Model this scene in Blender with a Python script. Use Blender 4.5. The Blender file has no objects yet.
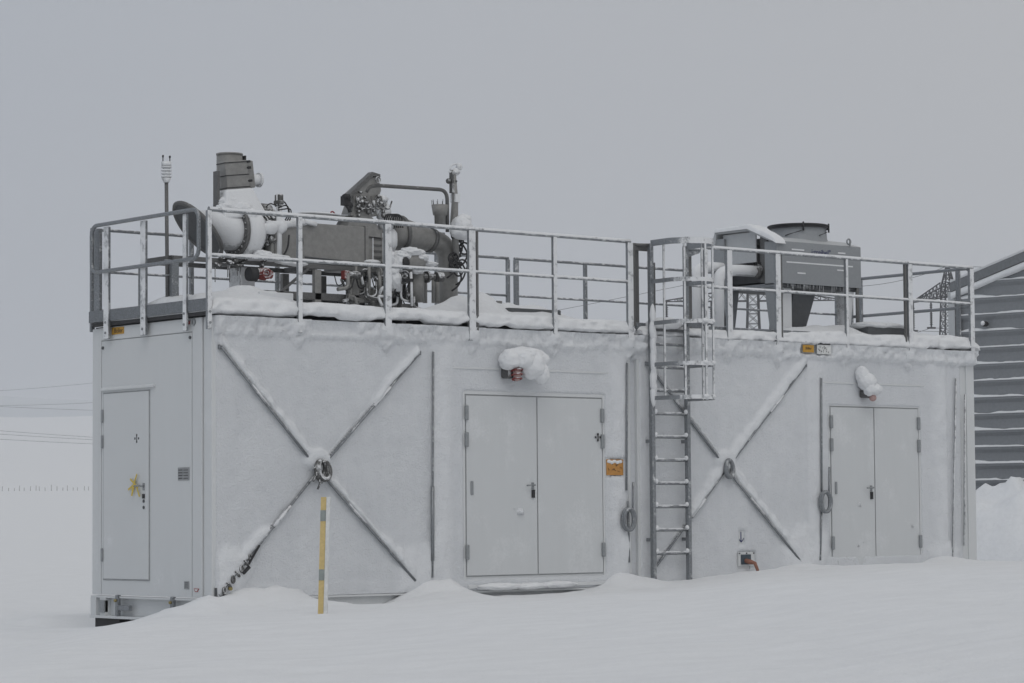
import bpy, bmesh, math, random
from mathutils import Vector, Matrix, noise as mn
PI = math.pi
C = bpy.context.scene.collection
sc = bpy.context.scene
rnd = random.Random(7)

# ------------------------------------------------------------------ camera numbers (metres; X along the long wall, Y away from it)
CAM = Vector((-16.2392, -24.7264, .8808))
FWD = Vector((.6361247, .76902156, .06285853)); RGT = Vector((.77083101, -.63699332, -.0076847)); UPV = Vector((-.03413077, -.05334173, .99799286))
FPX = 2732.4
def P(px, py, y):
    """point seen at a picture position on the vertical plane Y = y"""
    d = FWD*FPX + RGT*(px-512) - UPV*(py-341.5)
    return CAM + d*((y-CAM.y)/d.y)
def PD(px, py, dep):
    d = FWD*FPX + RGT*(px-512) - UPV*(py-341.5)
    return CAM + d*(dep/FPX)

def fbm(x, y, z=0., o=3):
    s = 0; a = 1; t = 0
    for k in range(o):
        s += a*mn.noise((x*2**k+17.3*k, y*2**k-5.1*k, z*2**k+3.7*k)); t += a; a *= .5
    return s/t
def sstep(a, b, x):
    t = min(1, max(0, (x-a)/(b-a))) if a != b else float(x > a)
    return t*t*(3-2*t)

# ------------------------------------------------------------------ materials
def nodes(name):
    m = bpy.data.materials.new(name); m.use_nodes = True
    nt = m.node_tree; return m, nt, nt.nodes['Principled BSDF']
def N(nt, t, **k):
    n = nt.nodes.new(t)
    for a, v in k.items(): setattr(n, a, v)
    return n
def noise_tex(nt, scale, detail=4, rough=.6, stretch=None):
    tc = N(nt, 'ShaderNodeTexCoord'); mp = N(nt, 'ShaderNodeMapping')
    nt.links.new(tc.outputs['Object'], mp.inputs[0])
    if stretch: mp.inputs['Scale'].default_value = stretch
    n = N(nt, 'ShaderNodeTexNoise'); n.inputs['Scale'].default_value = scale
    n.inputs['Detail'].default_value = detail; n.inputs['Roughness'].default_value = rough
    nt.links.new(mp.outputs[0], n.inputs[0]); return n.outputs[0]
def ramp(nt, src, a, b, ca=(0, 0, 0, 1), cb=(1, 1, 1, 1)):
    r = N(nt, 'ShaderNodeValToRGB'); r.color_ramp.elements[0].position = a; r.color_ramp.elements[1].position = b
    r.color_ramp.elements[0].color = ca; r.color_ramp.elements[1].color = cb
    nt.links.new(src, r.inputs[0]); return r.outputs[0]
def mix(nt, f, a, b):
    m = N(nt, 'ShaderNodeMix', data_type='RGBA')
    for s, v in ((0, f), (6, a), (7, b)):
        if isinstance(v, (int, float)): m.inputs[s].default_value = v
        elif isinstance(v, tuple): m.inputs[s].default_value = v
        else: nt.links.new(v, m.inputs[s])
    return m.outputs[2]
def mth(nt, op, a, b=None):
    m = N(nt, 'ShaderNodeMath', operation=op)
    for s, v in ((0, a), (1, b)):
        if v is None: continue
        if isinstance(v, (int, float)): m.inputs[s].default_value = v
        else: nt.links.new(v, m.inputs[s])
    return m.outputs[0]
def bump(nt, bs, h, dist, st=1.0):
    b = N(nt, 'ShaderNodeBump'); b.inputs['Distance'].default_value = dist; b.inputs['Strength'].default_value = st
    nt.links.new(h, b.inputs['Height']); nt.links.new(b.outputs[0], bs.inputs['Normal'])
def c4(c): return (c[0], c[1], c[2], 1)

SNOWC = (.775, .787, .80)
def snow_mat(name, d1=.02, sc1=9, sc2=90, col=SNOWC, stretch=None):
    m, nt, bs = nodes(name)
    n1 = noise_tex(nt, sc1, 5, .6, stretch); n2 = noise_tex(nt, sc2, 3, .7)
    bs.inputs['Roughness'].default_value = .9
    bs.inputs['Specular IOR Level'].default_value = .2
    v = ramp(nt, n1, .3, .7, c4([c*.955 for c in col]), c4([min(1, c*1.02) for c in col]))
    nt.links.new(v, bs.inputs['Base Color'])
    h = mth(nt, 'ADD', n1, mth(nt, 'MULTIPLY', n2, .25)); bump(nt, bs, h, d1, .6)
    return m
def frosty(name, col, frost=.5, rough=.5, metal=0., dirt=.25, dirn=(-.1, -.8, .6), scale=7, bias=None):
    """painted or bare metal with rime on its windward and upper sides"""
    m, nt, bs = nodes(name)
    geo = N(nt, 'ShaderNodeNewGeometry'); dp = N(nt, 'ShaderNodeVectorMath', operation='DOT_PRODUCT')
    nt.links.new(geo.outputs['True Normal'], dp.inputs[0]); dp.inputs[1].default_value = dirn
    n1 = noise_tex(nt, scale, 5, .65); n2 = noise_tex(nt, scale*6, 3, .6)
    base = ramp(nt, n2, .3, .75, c4([c*(1-dirt) for c in col]), c4([c*(1+dirt*.5) for c in col]))
    v = mth(nt, 'ADD', mth(nt, 'ADD', mth(nt, 'MULTIPLY', dp.outputs['Value'], .55), n1), mth(nt, 'MULTIPLY', n2, .25))
    # v about .6 for side faces, 1.15 for faces into the wind
    t = 1.28-frost*.9
    f = ramp(nt, mth(nt, 'SUBTRACT', v, t-.5), .44, .62)
    nt.links.new(mix(nt, f, base, c4([c*.97 for c in SNOWC])), bs.inputs['Base Color'])
    nt.links.new(mix(nt, f, c4((rough,)*3), (.9, .9, .9, 1)), bs.inputs['Roughness'])
    if metal:
        nt.links.new(mth(nt, 'MULTIPLY', mth(nt, 'SUBTRACT', 1, f), metal), bs.inputs['Metallic'])
    bump(nt, bs, mth(nt, 'MULTIPLY', mth(nt, 'ADD', f, n2), f), .006, .7)
    return m
def plain(name, col, rough=.5, metal=0., var=.12, scale=20):
    m, nt, bs = nodes(name)
    n = noise_tex(nt, scale, 4)
    nt.links.new(ramp(nt, n, .3, .7, c4([c*(1-var) for c in col]), c4([min(1, c*(1+var)) for c in col])), bs.inputs['Base Color'])
    bs.inputs['Roughness'].default_value = rough; bs.inputs['Metallic'].default_value = metal
    return m
def wall_mat(name, col=(.56, .575, .58), frost=.5, streak=True):
    m, nt, bs = nodes(name)
    n1 = noise_tex(nt, 1.6, 6, .62); n2 = noise_tex(nt, 38, 4, .7); n3 = noise_tex(nt, 9, 5, .7, (1, 1, .12))
    s = mth(nt, 'ADD', mth(nt, 'ADD', mth(nt, 'MULTIPLY', n1, .6), mth(nt, 'MULTIPLY', n2, .3)), mth(nt, 'ADD', mth(nt, 'MULTIPLY', n3, .08), .085))
    f = ramp(nt, s, .66-frost*.2, .76-frost*.1)
    b = ramp(nt, n3, .3, .7, c4([c*.985 for c in col]), c4([c*1.01 for c in col]))
    nt.links.new(mix(nt, mth(nt, 'MULTIPLY', f, .45), b, c4(SNOWC)), bs.inputs['Base Color'])
    bs.inputs['Roughness'].default_value = .55
    bs.inputs['Specular IOR Level'].default_value = .3
    bump(nt, bs, mth(nt, 'MULTIPLY', n2, f), .003, .5)
    return m
def crust_mat():
    m, nt, bs = nodes('wind_packed_snow')
    at = N(nt, 'ShaderNodeAttribute'); at.attribute_name = 'depth'
    n1 = noise_tex(nt, 7, 8, .72); n2 = noise_tex(nt, 45, 5, .75)
    n3 = noise_tex(nt, 7, 5, .7, (1, 1, .16)); n4 = noise_tex(nt, 1.3, 4, .6)
    v = mth(nt, 'ADD', mth(nt, 'MULTIPLY', at.outputs['Fac'], 15), mth(nt, 'ADD', mth(nt, 'ADD', mth(nt, 'MULTIPLY', n1, .35), mth(nt, 'MULTIPLY', n3, .35)), mth(nt, 'ADD', mth(nt, 'MULTIPLY', n2, .25), mth(nt, 'SUBTRACT', mth(nt, 'MULTIPLY', n4, .7), .35))))
    nt.links.new(ramp(nt, v, .28, 1.0, (.685, .705, .73, 1), (.82, .838, .858, 1)), bs.inputs['Base Color'])
    bs.inputs['Roughness'].default_value = .9; bs.inputs['Specular IOR Level'].default_value = .2
    bump(nt, bs, mth(nt, 'ADD', n1, mth(nt, 'MULTIPLY', n2, .8)), .022, 1.0)
    return m
def ground_mat():
    m = snow_mat('ground_snow', .05, 2.2, 34, (.77, .782, .795), (1, 1.5, 1)); nt = m.node_tree; bs = nt.nodes['Principled BSDF']
    src = bs.inputs['Base Color'].links[0].from_socket
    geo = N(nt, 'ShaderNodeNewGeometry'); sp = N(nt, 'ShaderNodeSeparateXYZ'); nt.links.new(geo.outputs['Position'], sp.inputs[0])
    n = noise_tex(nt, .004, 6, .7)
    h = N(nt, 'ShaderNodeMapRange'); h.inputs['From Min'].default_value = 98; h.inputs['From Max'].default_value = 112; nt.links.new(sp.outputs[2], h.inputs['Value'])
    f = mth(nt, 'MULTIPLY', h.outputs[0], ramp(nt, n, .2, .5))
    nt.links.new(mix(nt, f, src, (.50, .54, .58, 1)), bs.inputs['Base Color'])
    return m
M = dict(
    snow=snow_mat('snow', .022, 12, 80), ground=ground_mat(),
    crust=crust_mat(),
    wall=wall_mat('painted_steel_panel', (.62, .635, .64), .5), endwall=wall_mat('clean_painted_steel', (.615, .63, .635), .02),
    frame=wall_mat('painted_frame', (.63, .645, .65), .3), door=wall_mat('painted_door', (.595, .612, .62), .30),
    galv=frosty('frosted_galvanised_steel', (.30, .315, .33), .42, .45, .5, .25, scale=11),
    galv2=frosty('bare_galvanised_steel', (.27, .285, .30), .12, .45, .5, .35, scale=9),
    beam=frosty('galvanised_deck_beam', (.22, .235, .25), .1, .5, .45, .35, scale=12),
    ss=frosty('dull_steel_cladding', (.275, .272, .262), -.08, .5, .2, .16, scale=3),
    dsteel=frosty('weathered_dark_steel', (.15, .15, .148), -.05, .55, .2, .35, scale=14),
    iron=frosty('dirty_iron_fittings', (.12, .12, .118), .22, .6, .2, .4, scale=7),
    white=frosty('rimed_pipework', (.45, .46, .47), .80, .6, 0, .1, scale=9),
    chill=frosty('grey_painted_sheet', (.30, .315, .328), -.15, .5, .1, .06, scale=5),
    chill2=frosty('pale_grey_sheet', (.48, .495, .505), -.05, .5, .05, .06, scale=5),
    dark=plain('dark_metal_and_gap_shade', (.03, .03, .032), .7), black=plain('black_rubber', (.02, .02, .022), .6),  # dark: near-black metal, also serves as painted shade in the container gaps
    darkgrey=plain('dark_grey_steel', (.085, .09, .095), .6), seal=plain('grey_rubber_seal', (.33, .34, .345), .8),
    seam=plain('panel_joint', (.30, .31, .32), .8), hinge=plain('grey_hinge', (.28, .295, .305), .5, .2),
    red=frosty('faded_red_paint', (.22, .035, .03), .25, .6, 0, .3, scale=25), redc=plain('red_plastic', (.30, .03, .03), .5),
    yellow=plain('yellow_marker_paint', (.60, .46, .20), .6, 0, .1, 30), palemark=plain('pale_marker_face', (.66, .67, .66), .7),
    refl=plain('grey_reflector_tape', (.26, .29, .28), .4), orange=plain('orange_sign', (.50, .24, .06), .6, 0, .12, 60),
    sticker=plain('yellow_sticker', (.50, .27, .03), .5), tape=plain('yellow_tape', (.60, .45, .08), .5),
    signgrey=plain('grey_sign_plate', (.27, .28, .285), .5), ink=plain('black_ink', (.02, .02, .025), .6), blueink=plain('dark_blue_ink', (.02, .03, .12), .5),
    socket=plain('dark_blue_grey_socket', (.045, .065, .085), .5), cable=plain('orange_red_cable', (.27, .12, .08), .6),
    clad=frosty('grey_cladding', (.235, .247, .26), .0, .55, .1, .08, scale=3), roofg=plain('grey_roof_edge', (.17, .18, .19), .6),
    lattice=plain('weathered_lattice_steel', (.05, .052, .056), .7), wire=plain('overhead_wire', (.09, .09, .10), .7), wood=plain('weathered_fence_wood', (.45, .45, .45), .8),
    lamp=plain('lamp_glass', (.45, .30, .28), .4), brass=plain('brass_fitting', (.30, .24, .09), .4, .4))

# ------------------------------------------------------------------ mesh builder
class MB:
    def __init__(s): s.v = []; s.f = []; s.sm = []
    def add(s, vs, fs, smooth=False):
        o = len(s.v); s.v += [Vector(v) for v in vs]
        for f in fs: s.f.append([i+o for i in f]); s.sm.append(smooth)
        return s
    def box(s, x0, x1, y0, y1, z0, z1, mat=None, bev=0):
        if x0 > x1: x0, x1 = x1, x0
        if y0 > y1: y0, y1 = y1, y0
        if z0 > z1: z0, z1 = z1, z0
        vs = [Vector((x, y, z)) for z in (z0, z1) for x, y in ((x0, y0), (x1, y0), (x1, y1), (x0, y1))]
        if mat: vs = [mat @ v for v in vs]
        return s.add(vs, [(3, 2, 1, 0), (4, 5, 6, 7), (0, 1, 5, 4), (1, 2, 6, 5), (2, 3, 7, 6), (3, 0, 4, 7)])
    def beam(s, a, b, w, h, up=(0, 0, 1)):
        a = Vector(a); b = Vector(b); t = (b-a).normalized(); u = Vector(up)
        if abs(t.dot(u)) > .98: u = Vector((0, 1, 0))
        sd = t.cross(u).normalized(); uu = sd.cross(t)
        vs = [p+sd*(sx*w/2)+uu*(sz*h/2) for p in (a, b) for sx, sz in ((-1, -1), (1, -1), (1, 1), (-1, 1))]
        return s.add(vs, [(3, 2, 1, 0), (4, 5, 6, 7), (0, 1, 5, 4), (1, 2, 6, 5), (2, 3, 7, 6), (3, 0, 4, 7)])
    def tube(s, pts, r, n=10, caps=True, closed=False):
        pts = [Vector(p) for p in pts]; k = len(pts)
        rs = r if isinstance(r, (list, tuple)) else [r]*k
        T = []
        for i in range(k):
            if closed: t = pts[(i+1) % k]-pts[i-1]
            else: t = pts[min(i+1, k-1)]-pts[max(i-1, 0)]
            T.append(t.normalized())
        u = T[0].orthogonal().normalized(); vs = []
        for i in range(k):
            u = (u-T[i]*u.dot(T[i])).normalized(); w = T[i].cross(u)
            f = 1
            for j in range(n):
                a = 2*PI*j/n; vs.append(pts[i]+(u*math.cos(a)+w*math.sin(a))*rs[i])
        fs = []
        for i in range(k if closed else k-1):
            i2 = (i+1) % k
            for j in range(n):
                fs.append((i*n+j, i*n+(j+1) % n, i2*n+(j+1) % n, i2*n+j))
        s.add(vs, fs, True)
        if caps and not closed:
            o = len(s.v)-k*n
            s.f.append([o+j for j in range(n)][::-1]); s.sm.append(False)
            s.f.append([o+(k-1)*n+j for j in range(n)]); s.sm.append(False)
        return s
    def prism(s, poly, axis, a, b):
        """poly of 2D points in the two other axes, extruded along axis from a to b"""
        def mk(p, t):
            if axis == 'x': return (t, p[0], p[1])
            if axis == 'y': return (p[0], t, p[1])
            return (p[0], p[1], t)
        n = len(poly); vs = [mk(p, a) for p in poly]+[mk(p, b) for p in poly]
        fs = [list(range(n))[::-1], list(range(n, 2*n))]+[(i, (i+1) % n, n+(i+1) % n, n+i) for i in range(n)]
        return s.add(vs, fs)
    def ring(s, c, nrm, R, r, n=24, m=8, sx=1., sz=1.):
        nrm = Vector(nrm).normalized(); u = nrm.orthogonal().normalized()
        up = Vector((0, 0, 1)); up = (up-nrm*up.dot(nrm))
        if up.length > .1: u = up.normalized()
        w = nrm.cross(u)
        pts = [Vector(c)+(u*math.cos(2*PI*i/n)*sz+w*math.sin(2*PI*i/n)*sx)*R for i in range(n)]
        return s.tube(pts, r, m, closed=True)
    def lump(s, c, rad, amp=.25, freq=2.5, seed=0, sub=3, flat=None):
        bm = bmesh.new(); bmesh.ops.create_icosphere(bm, subdivisions=sub, radius=1)
        vs = []
        c = Vector(c)
        for v in bm.verts:
            d = 1+amp*fbm(v.co.x*freq+seed, v.co.y*freq+seed*1.7, v.co.z*freq, 3)*1.6+(.09*fbm(v.co.x*5+seed, v.co.y*5, v.co.z*5, 3) if sub > 3 else 0)
            q = Vector((v.co.x*rad[0]*d, v.co.y*rad[1]*d, v.co.z*rad[2]*d))
            if flat is not None and q.z < flat: q.z = flat+(q.z-flat)*.15
            vs.append(c+q)
        fs = [[w.index for w in f.verts] for f in bm.faces]; bm.free()
        return s.add(vs, fs, True)
    def grid(s, nx, ny, fn, smooth=True):
        vs = [fn(i, j) for j in range(ny) for i in range(nx)]
        fs = [(j*nx+i, j*nx+i+1, (j+1)*nx+i+1, (j+1)*nx+i) for j in range(ny-1) for i in range(nx-1)]
        return s.add(vs, fs, smooth)

def arc(pts, r, n=5):
    """round the inner corners of a polyline"""
    pts = [Vector(p) for p in pts]; out = [pts[0]]
    for i in range(1, len(pts)-1):
        a, b, c = pts[i-1], pts[i], pts[i+1]
        d1 = (a-b); d2 = (c-b); rr = min(r, d1.length*.49, d2.length*.49)
        p1 = b+d1.normalized()*rr; p2 = b+d2.normalized()*rr
        for k in range(n+1):
            t = k/n; out.append(p1*(1-t)**2+b*2*t*(1-t)+p2*t*t)
    out.append(pts[-1]); return out

def obj(name, mb, mat, parent=None, bev=0., loc=None):
    off = Vector(parent['_w']) if parent is not None else Vector(loc if loc is not None else (0, 0, 0))
    me = bpy.data.meshes.new(name)
    me.from_pydata([v-off for v in mb.v], [], mb.f)
    me.polygons.foreach_set('use_smooth', mb.sm)
    me.materials.append(M[mat] if isinstance(mat, str) else mat); me.update()
    o = bpy.data.objects.new(name, me); C.objects.link(o)
    if parent is not None: o.parent = parent
    else: o.location = off
    o['_w'] = list(off)
    if bev:
        b = o.modifiers.new('bevel', 'BEVEL'); b.width = bev; b.segments = 2; b.limit_method = 'ANGLE'
    return o
def thing(name, loc, label, cat, group=None):
    o = bpy.data.objects.new(name, None); C.objects.link(o); o.location = loc; o['_w'] = list(loc)
    o['label'] = label; o['category'] = cat
    if group: o['group'] = group
    return o
def tag(o, label, cat, group=None, kind=None):
    o['label'] = label; o['category'] = cat
    if group: o['group'] = group
    if kind: o['kind'] = kind
    return o
def text(name, body, size, loc, axes, mat, parent):
    """flat lettering turned into a mesh; axes = (right, up) in world space"""
    cu = bpy.data.curves.new(name, 'FONT'); cu.body = body; cu.size = size; cu.extrude = .001
    cu.align_x = 'CENTER'; cu.align_y = 'CENTER'
    t = bpy.data.objects.new(name, cu); C.objects.link(t); bpy.context.view_layer.update()
    me = bpy.data.meshes.new_from_object(t.evaluated_get(bpy.context.evaluated_depsgraph_get()))
    bpy.data.objects.remove(t)
    r = Vector(axes[0]).normalized(); u = Vector(axes[1]).normalized(); n = r.cross(u)
    off = Vector(parent['_w']) if parent is not None else Vector((0, 0, 0))
    for v in me.vertices: v.co = Vector(loc)+r*v.co.x+u*v.co.y+n*v.co.z-off
    me.materials.clear(); me.materials.append(M[mat])
    o = bpy.data.objects.new(name, me); C.objects.link(o); o.parent = parent
    o['_w'] = list(off); return o

# ------------------------------------------------------------------ ground: one sheet from the drifts at the wall to the far hills
FH = Vector((.6371, .7707, 0)).normalized(); RH = Vector((.7707, -.6371, 0)).normalized()
def interp(tab, x):
    if x <= tab[0][0]: return tab[0][1]
    for (a, va), (b, vb) in zip(tab, tab[1:]):
        if x <= b:
            t = (x-a)/(b-a); return va+(vb-va)*(t*t*(3-2*t))
    return tab[-1][1]
def lin(tab, x):
    if x <= tab[0][0]: return tab[0][1]
    for (a, va), (b, vb) in zip(tab, tab[1:]):
        if x <= b: return va+(vb-va)*(x-a)/(b-a)
    return tab[-1][1]
BASE = [(-9, -.42), (-4, -.36), (-1.5, -.30), (0, -.12), (1.6, -.09), (3.2, -.03), (4.6, .02), (6.6, .16), (8, .24), (9.6, .27), (14, .31), (30, .4)]
FAR = [(28, 0), (45, -.12), (70, .0), (120, .35), (200, 1.5), (350, 4.3), (700, 13.5), (1100, 30), (1500, 50), (1900, 66), (2300, 92), (2600, 84), (3300, 118), (4000, 162), (4600, 158)]
MOUND = [(-.22, -.10, .12, .42, .36), (-1.8, 2.6, .05, 1.2, .8), (4.6, -.9, -.02, 1.4, .6), (2.0, -1.2, .05, .9, .4), (1.0, -.55, .05, .5, .25), (2.7, -.6, .05, .5, .25)]
BANK = [(-.35, 0), (.05, .05), (.3, .20), (.5, .245), (.85, .23), (1.08, .19), (1.2, .06), (1.4, -.02), (1.9, -.03), (2.2, .04), (2.6, .12), (2.95, .22), (3.15, .26), (3.32, .20), (3.5, .05), (3.7, .0), (5.3, .0), (5.55, .05),
        (5.75, .15), (6.0, .17), (6.2, .10), (6.5, .04), (7.2, .03), (8.4, .03), (8.8, .09), (9.1, .10), (9.35, .04), (9.6, 0), (11.25, 0), (11.45, .07), (11.75, .11), (11.95, .04), (12.4, 0)]
def gz(x, y):
    s = (x-CAM.x)*RH.x+(y-CAM.y)*RH.y+3.23; d = (x-CAM.x)*FH.x+(y-CAM.y)*FH.y
    z = interp(BASE, s) if s < 30 else .4
    near = 1-sstep(34, 60, d)
    z = z*near+(-.3)*(1-near)+lin(FAR, d)
    if d > 60:
        k = sstep(300, 2500, d); z += k*(14*fbm(x/1500, y/1500, 2.2, 4)+sstep(2700, 3600, d)*95*fbm(x/1100, y/1100, 7.1, 3)+5*fbm(x/240, y/240, 1, 3))
        z += sstep(60, 300, d)*.8*fbm(x/60, y/60, 5, 2)
    if abs(s) < 44 and d < 60:
        z += .05*fbm(x/3.1, y/2.2, .3, 3)+.022*fbm(x/.9, y/.5, 4, 4)
        z += .05*sstep(10, 2, abs(d-20))*math.sin(s*.55+d*.16)*.6
    if -3 < x < 14 and -3 < y < 4:
        if -.4 < x < 12.4:
            wd_ = .42+.30*fbm(x*1.3, 3.3, 7, 2); xs = x+.10*fbm(x*3, y*3, 6, 2)+.25*min(0, y)*fbm(x*.9, 9, 1, 2)
            u = max(0, -y-.02)/wd_
            z += lin(BANK, xs)*math.exp(-u**1.25)*(1+.35*fbm(x*4, y*4, 2, 3))+.012*fbm(x*9, y*9, 5, 2)*math.exp(-u)
        for (mx, my, h, sx, sy) in MOUND:
            wx = x+.22*fbm(x*1.6, y*1.6, 4, 3); wy = y+.12*fbm(x*2.1, y*2.1, 8, 3)
            q = ((wx-mx)/sx)**2+((wy-my)/sy)**2
            if q < 8: z += h*math.exp(-q)*(1+.5*fbm(x*3, y*3, 1.5, 3)+.28*fbm(x*8, y*8, 2, 3))
        # the wind has scooped the snow away from the base between the drifts
        if 1.25 < x < 3.2 and y > -.5: z -= .09*sstep(-.5, -.1, y)*sstep(1.2, 1.5, x)*sstep(2.75, 2.1, x)
        if x > -.02 and x < 12.4 and y > .02: z = min(z, -.28)*sstep(.0, .3, y)+z*(1-sstep(0, .3, y))
        if -1.2 < x < 2 and .9 < y < 4: z -= .16*sstep(.9, 1.5, y)*sstep(-1.3, -.5, x)*sstep(4, 3, y)
    return z
def axis_vals(lo, hi, step, far):
    a = []; x = lo
    while x <= hi: a.append(x); x += step
    st = step; x = a[-1]
    while x < far: st *= 1.13; x += st; a.append(x)
    st = step; x = a[0]; b = []
    while x > -far: st *= 1.16; x -= st; b.append(x)
    return b[::-1]+a
def build_ground():
    S = axis_vals(-9.0, 9.5, .09, 4300); D = axis_vals(12, 39.5, .09, 4600)
    D = [d for d in D if d > -4600]
    mb = MB()
    def f(i, j):
        s, d = S[i], D[j]; x = CAM.x+RH.x*s+FH.x*d; y = CAM.y+RH.y*s+FH.y*d
        return Vector((x, y, gz(x, y)))
    mb.grid(len(S), len(D), f)
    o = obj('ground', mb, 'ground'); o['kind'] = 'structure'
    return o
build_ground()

# ------------------------------------------------------------------ the two containers
L1, X2, XE, WD, HT = 6.06, 6.17, 12.38, 2.44, 3.03
def brace_line(x0, z0, x1, z1): return (x0, z0, x1, z1)
BR = [(.10, 2.70, 1.38, 1.375), (1.38, 1.375, 2.72, .13), (2.80, 2.72, 1.38, 1.375), (1.38, 1.375, .10, .07),
      (6.32, 2.70, 7.64, 1.42), (7.64, 1.42, 8.96, .22), (9.08, 2.76, 7.64, 1.42), (7.64, 1.42, 6.36, .16)]
def mark_plus(name, x, z, side, parent, s=.05):
    mb = MB()
    for dx, dz in ((s, 0), (-s, 0), (0, s), (0, -s)):
        if side == 'y': mb.box(x+dx*.75-.012, x+dx*.75+.012, -.033, -.030, z+dz*.75-.012, z+dz*.75+.012); mb.box(x-.006, x+.006, -.034, -.031, z-.03, z+.03)
        else: mb.box(-.033, -.030, x+dx*.75-.012, x+dx*.75+.012, z+dz*.75-.012, z+dz*.75+.012); mb.box(-.034, -.031, x-.006, x+.006, z-.03, z+.03)
    return obj(name, mb, 'ink', parent)
def frame_gap(mb, x0, x1, z0, z1, w, y):
    mb.box(x0-w, x0, y, .01, z0-w, z1+w); mb.box(x1, x1+w, y, .01, z0-w, z1+w)
    mb.box(x0, x1, y, .01, z0-w, z0); mb.box(x0, x1, y, .01, z1, z1+w)
def handle(c, parent, side='y', flip=1):
    mb = MB(); x, y, z = c
    if side == 'y':
        mb.tube([(x, y, z), (x, y-.05, z)], .012); mb.tube(arc([(x, y-.05, z), (x-.01*flip, y-.052, z), (x-.13*flip, y-.052, z-.005)], .01), .009)
        mb.box(x-.02, x+.02, y-.004, y+.001, z-.05, z+.03)
    else:
        mb.tube([(x, y, z), (x-.05, y, z)], .012); mb.tube([(x-.05, y, z), (x-.052, y+.12, z)], .009); mb.box(x-.004, x+.001, y-.02, y+.02, z-.05, z+.03)
    h = obj('handle', mb, 'hinge', parent)
    k = MB()
    if side == 'y': k.box(x-.018, x+.022, y-.02, y+.001, z-.15, z-.055)
    else: k.box(x-.012, x+.001, y-.02, y+.02, z-.14, z-.09)
    obj('lock', k, 'black', parent); return h

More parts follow.
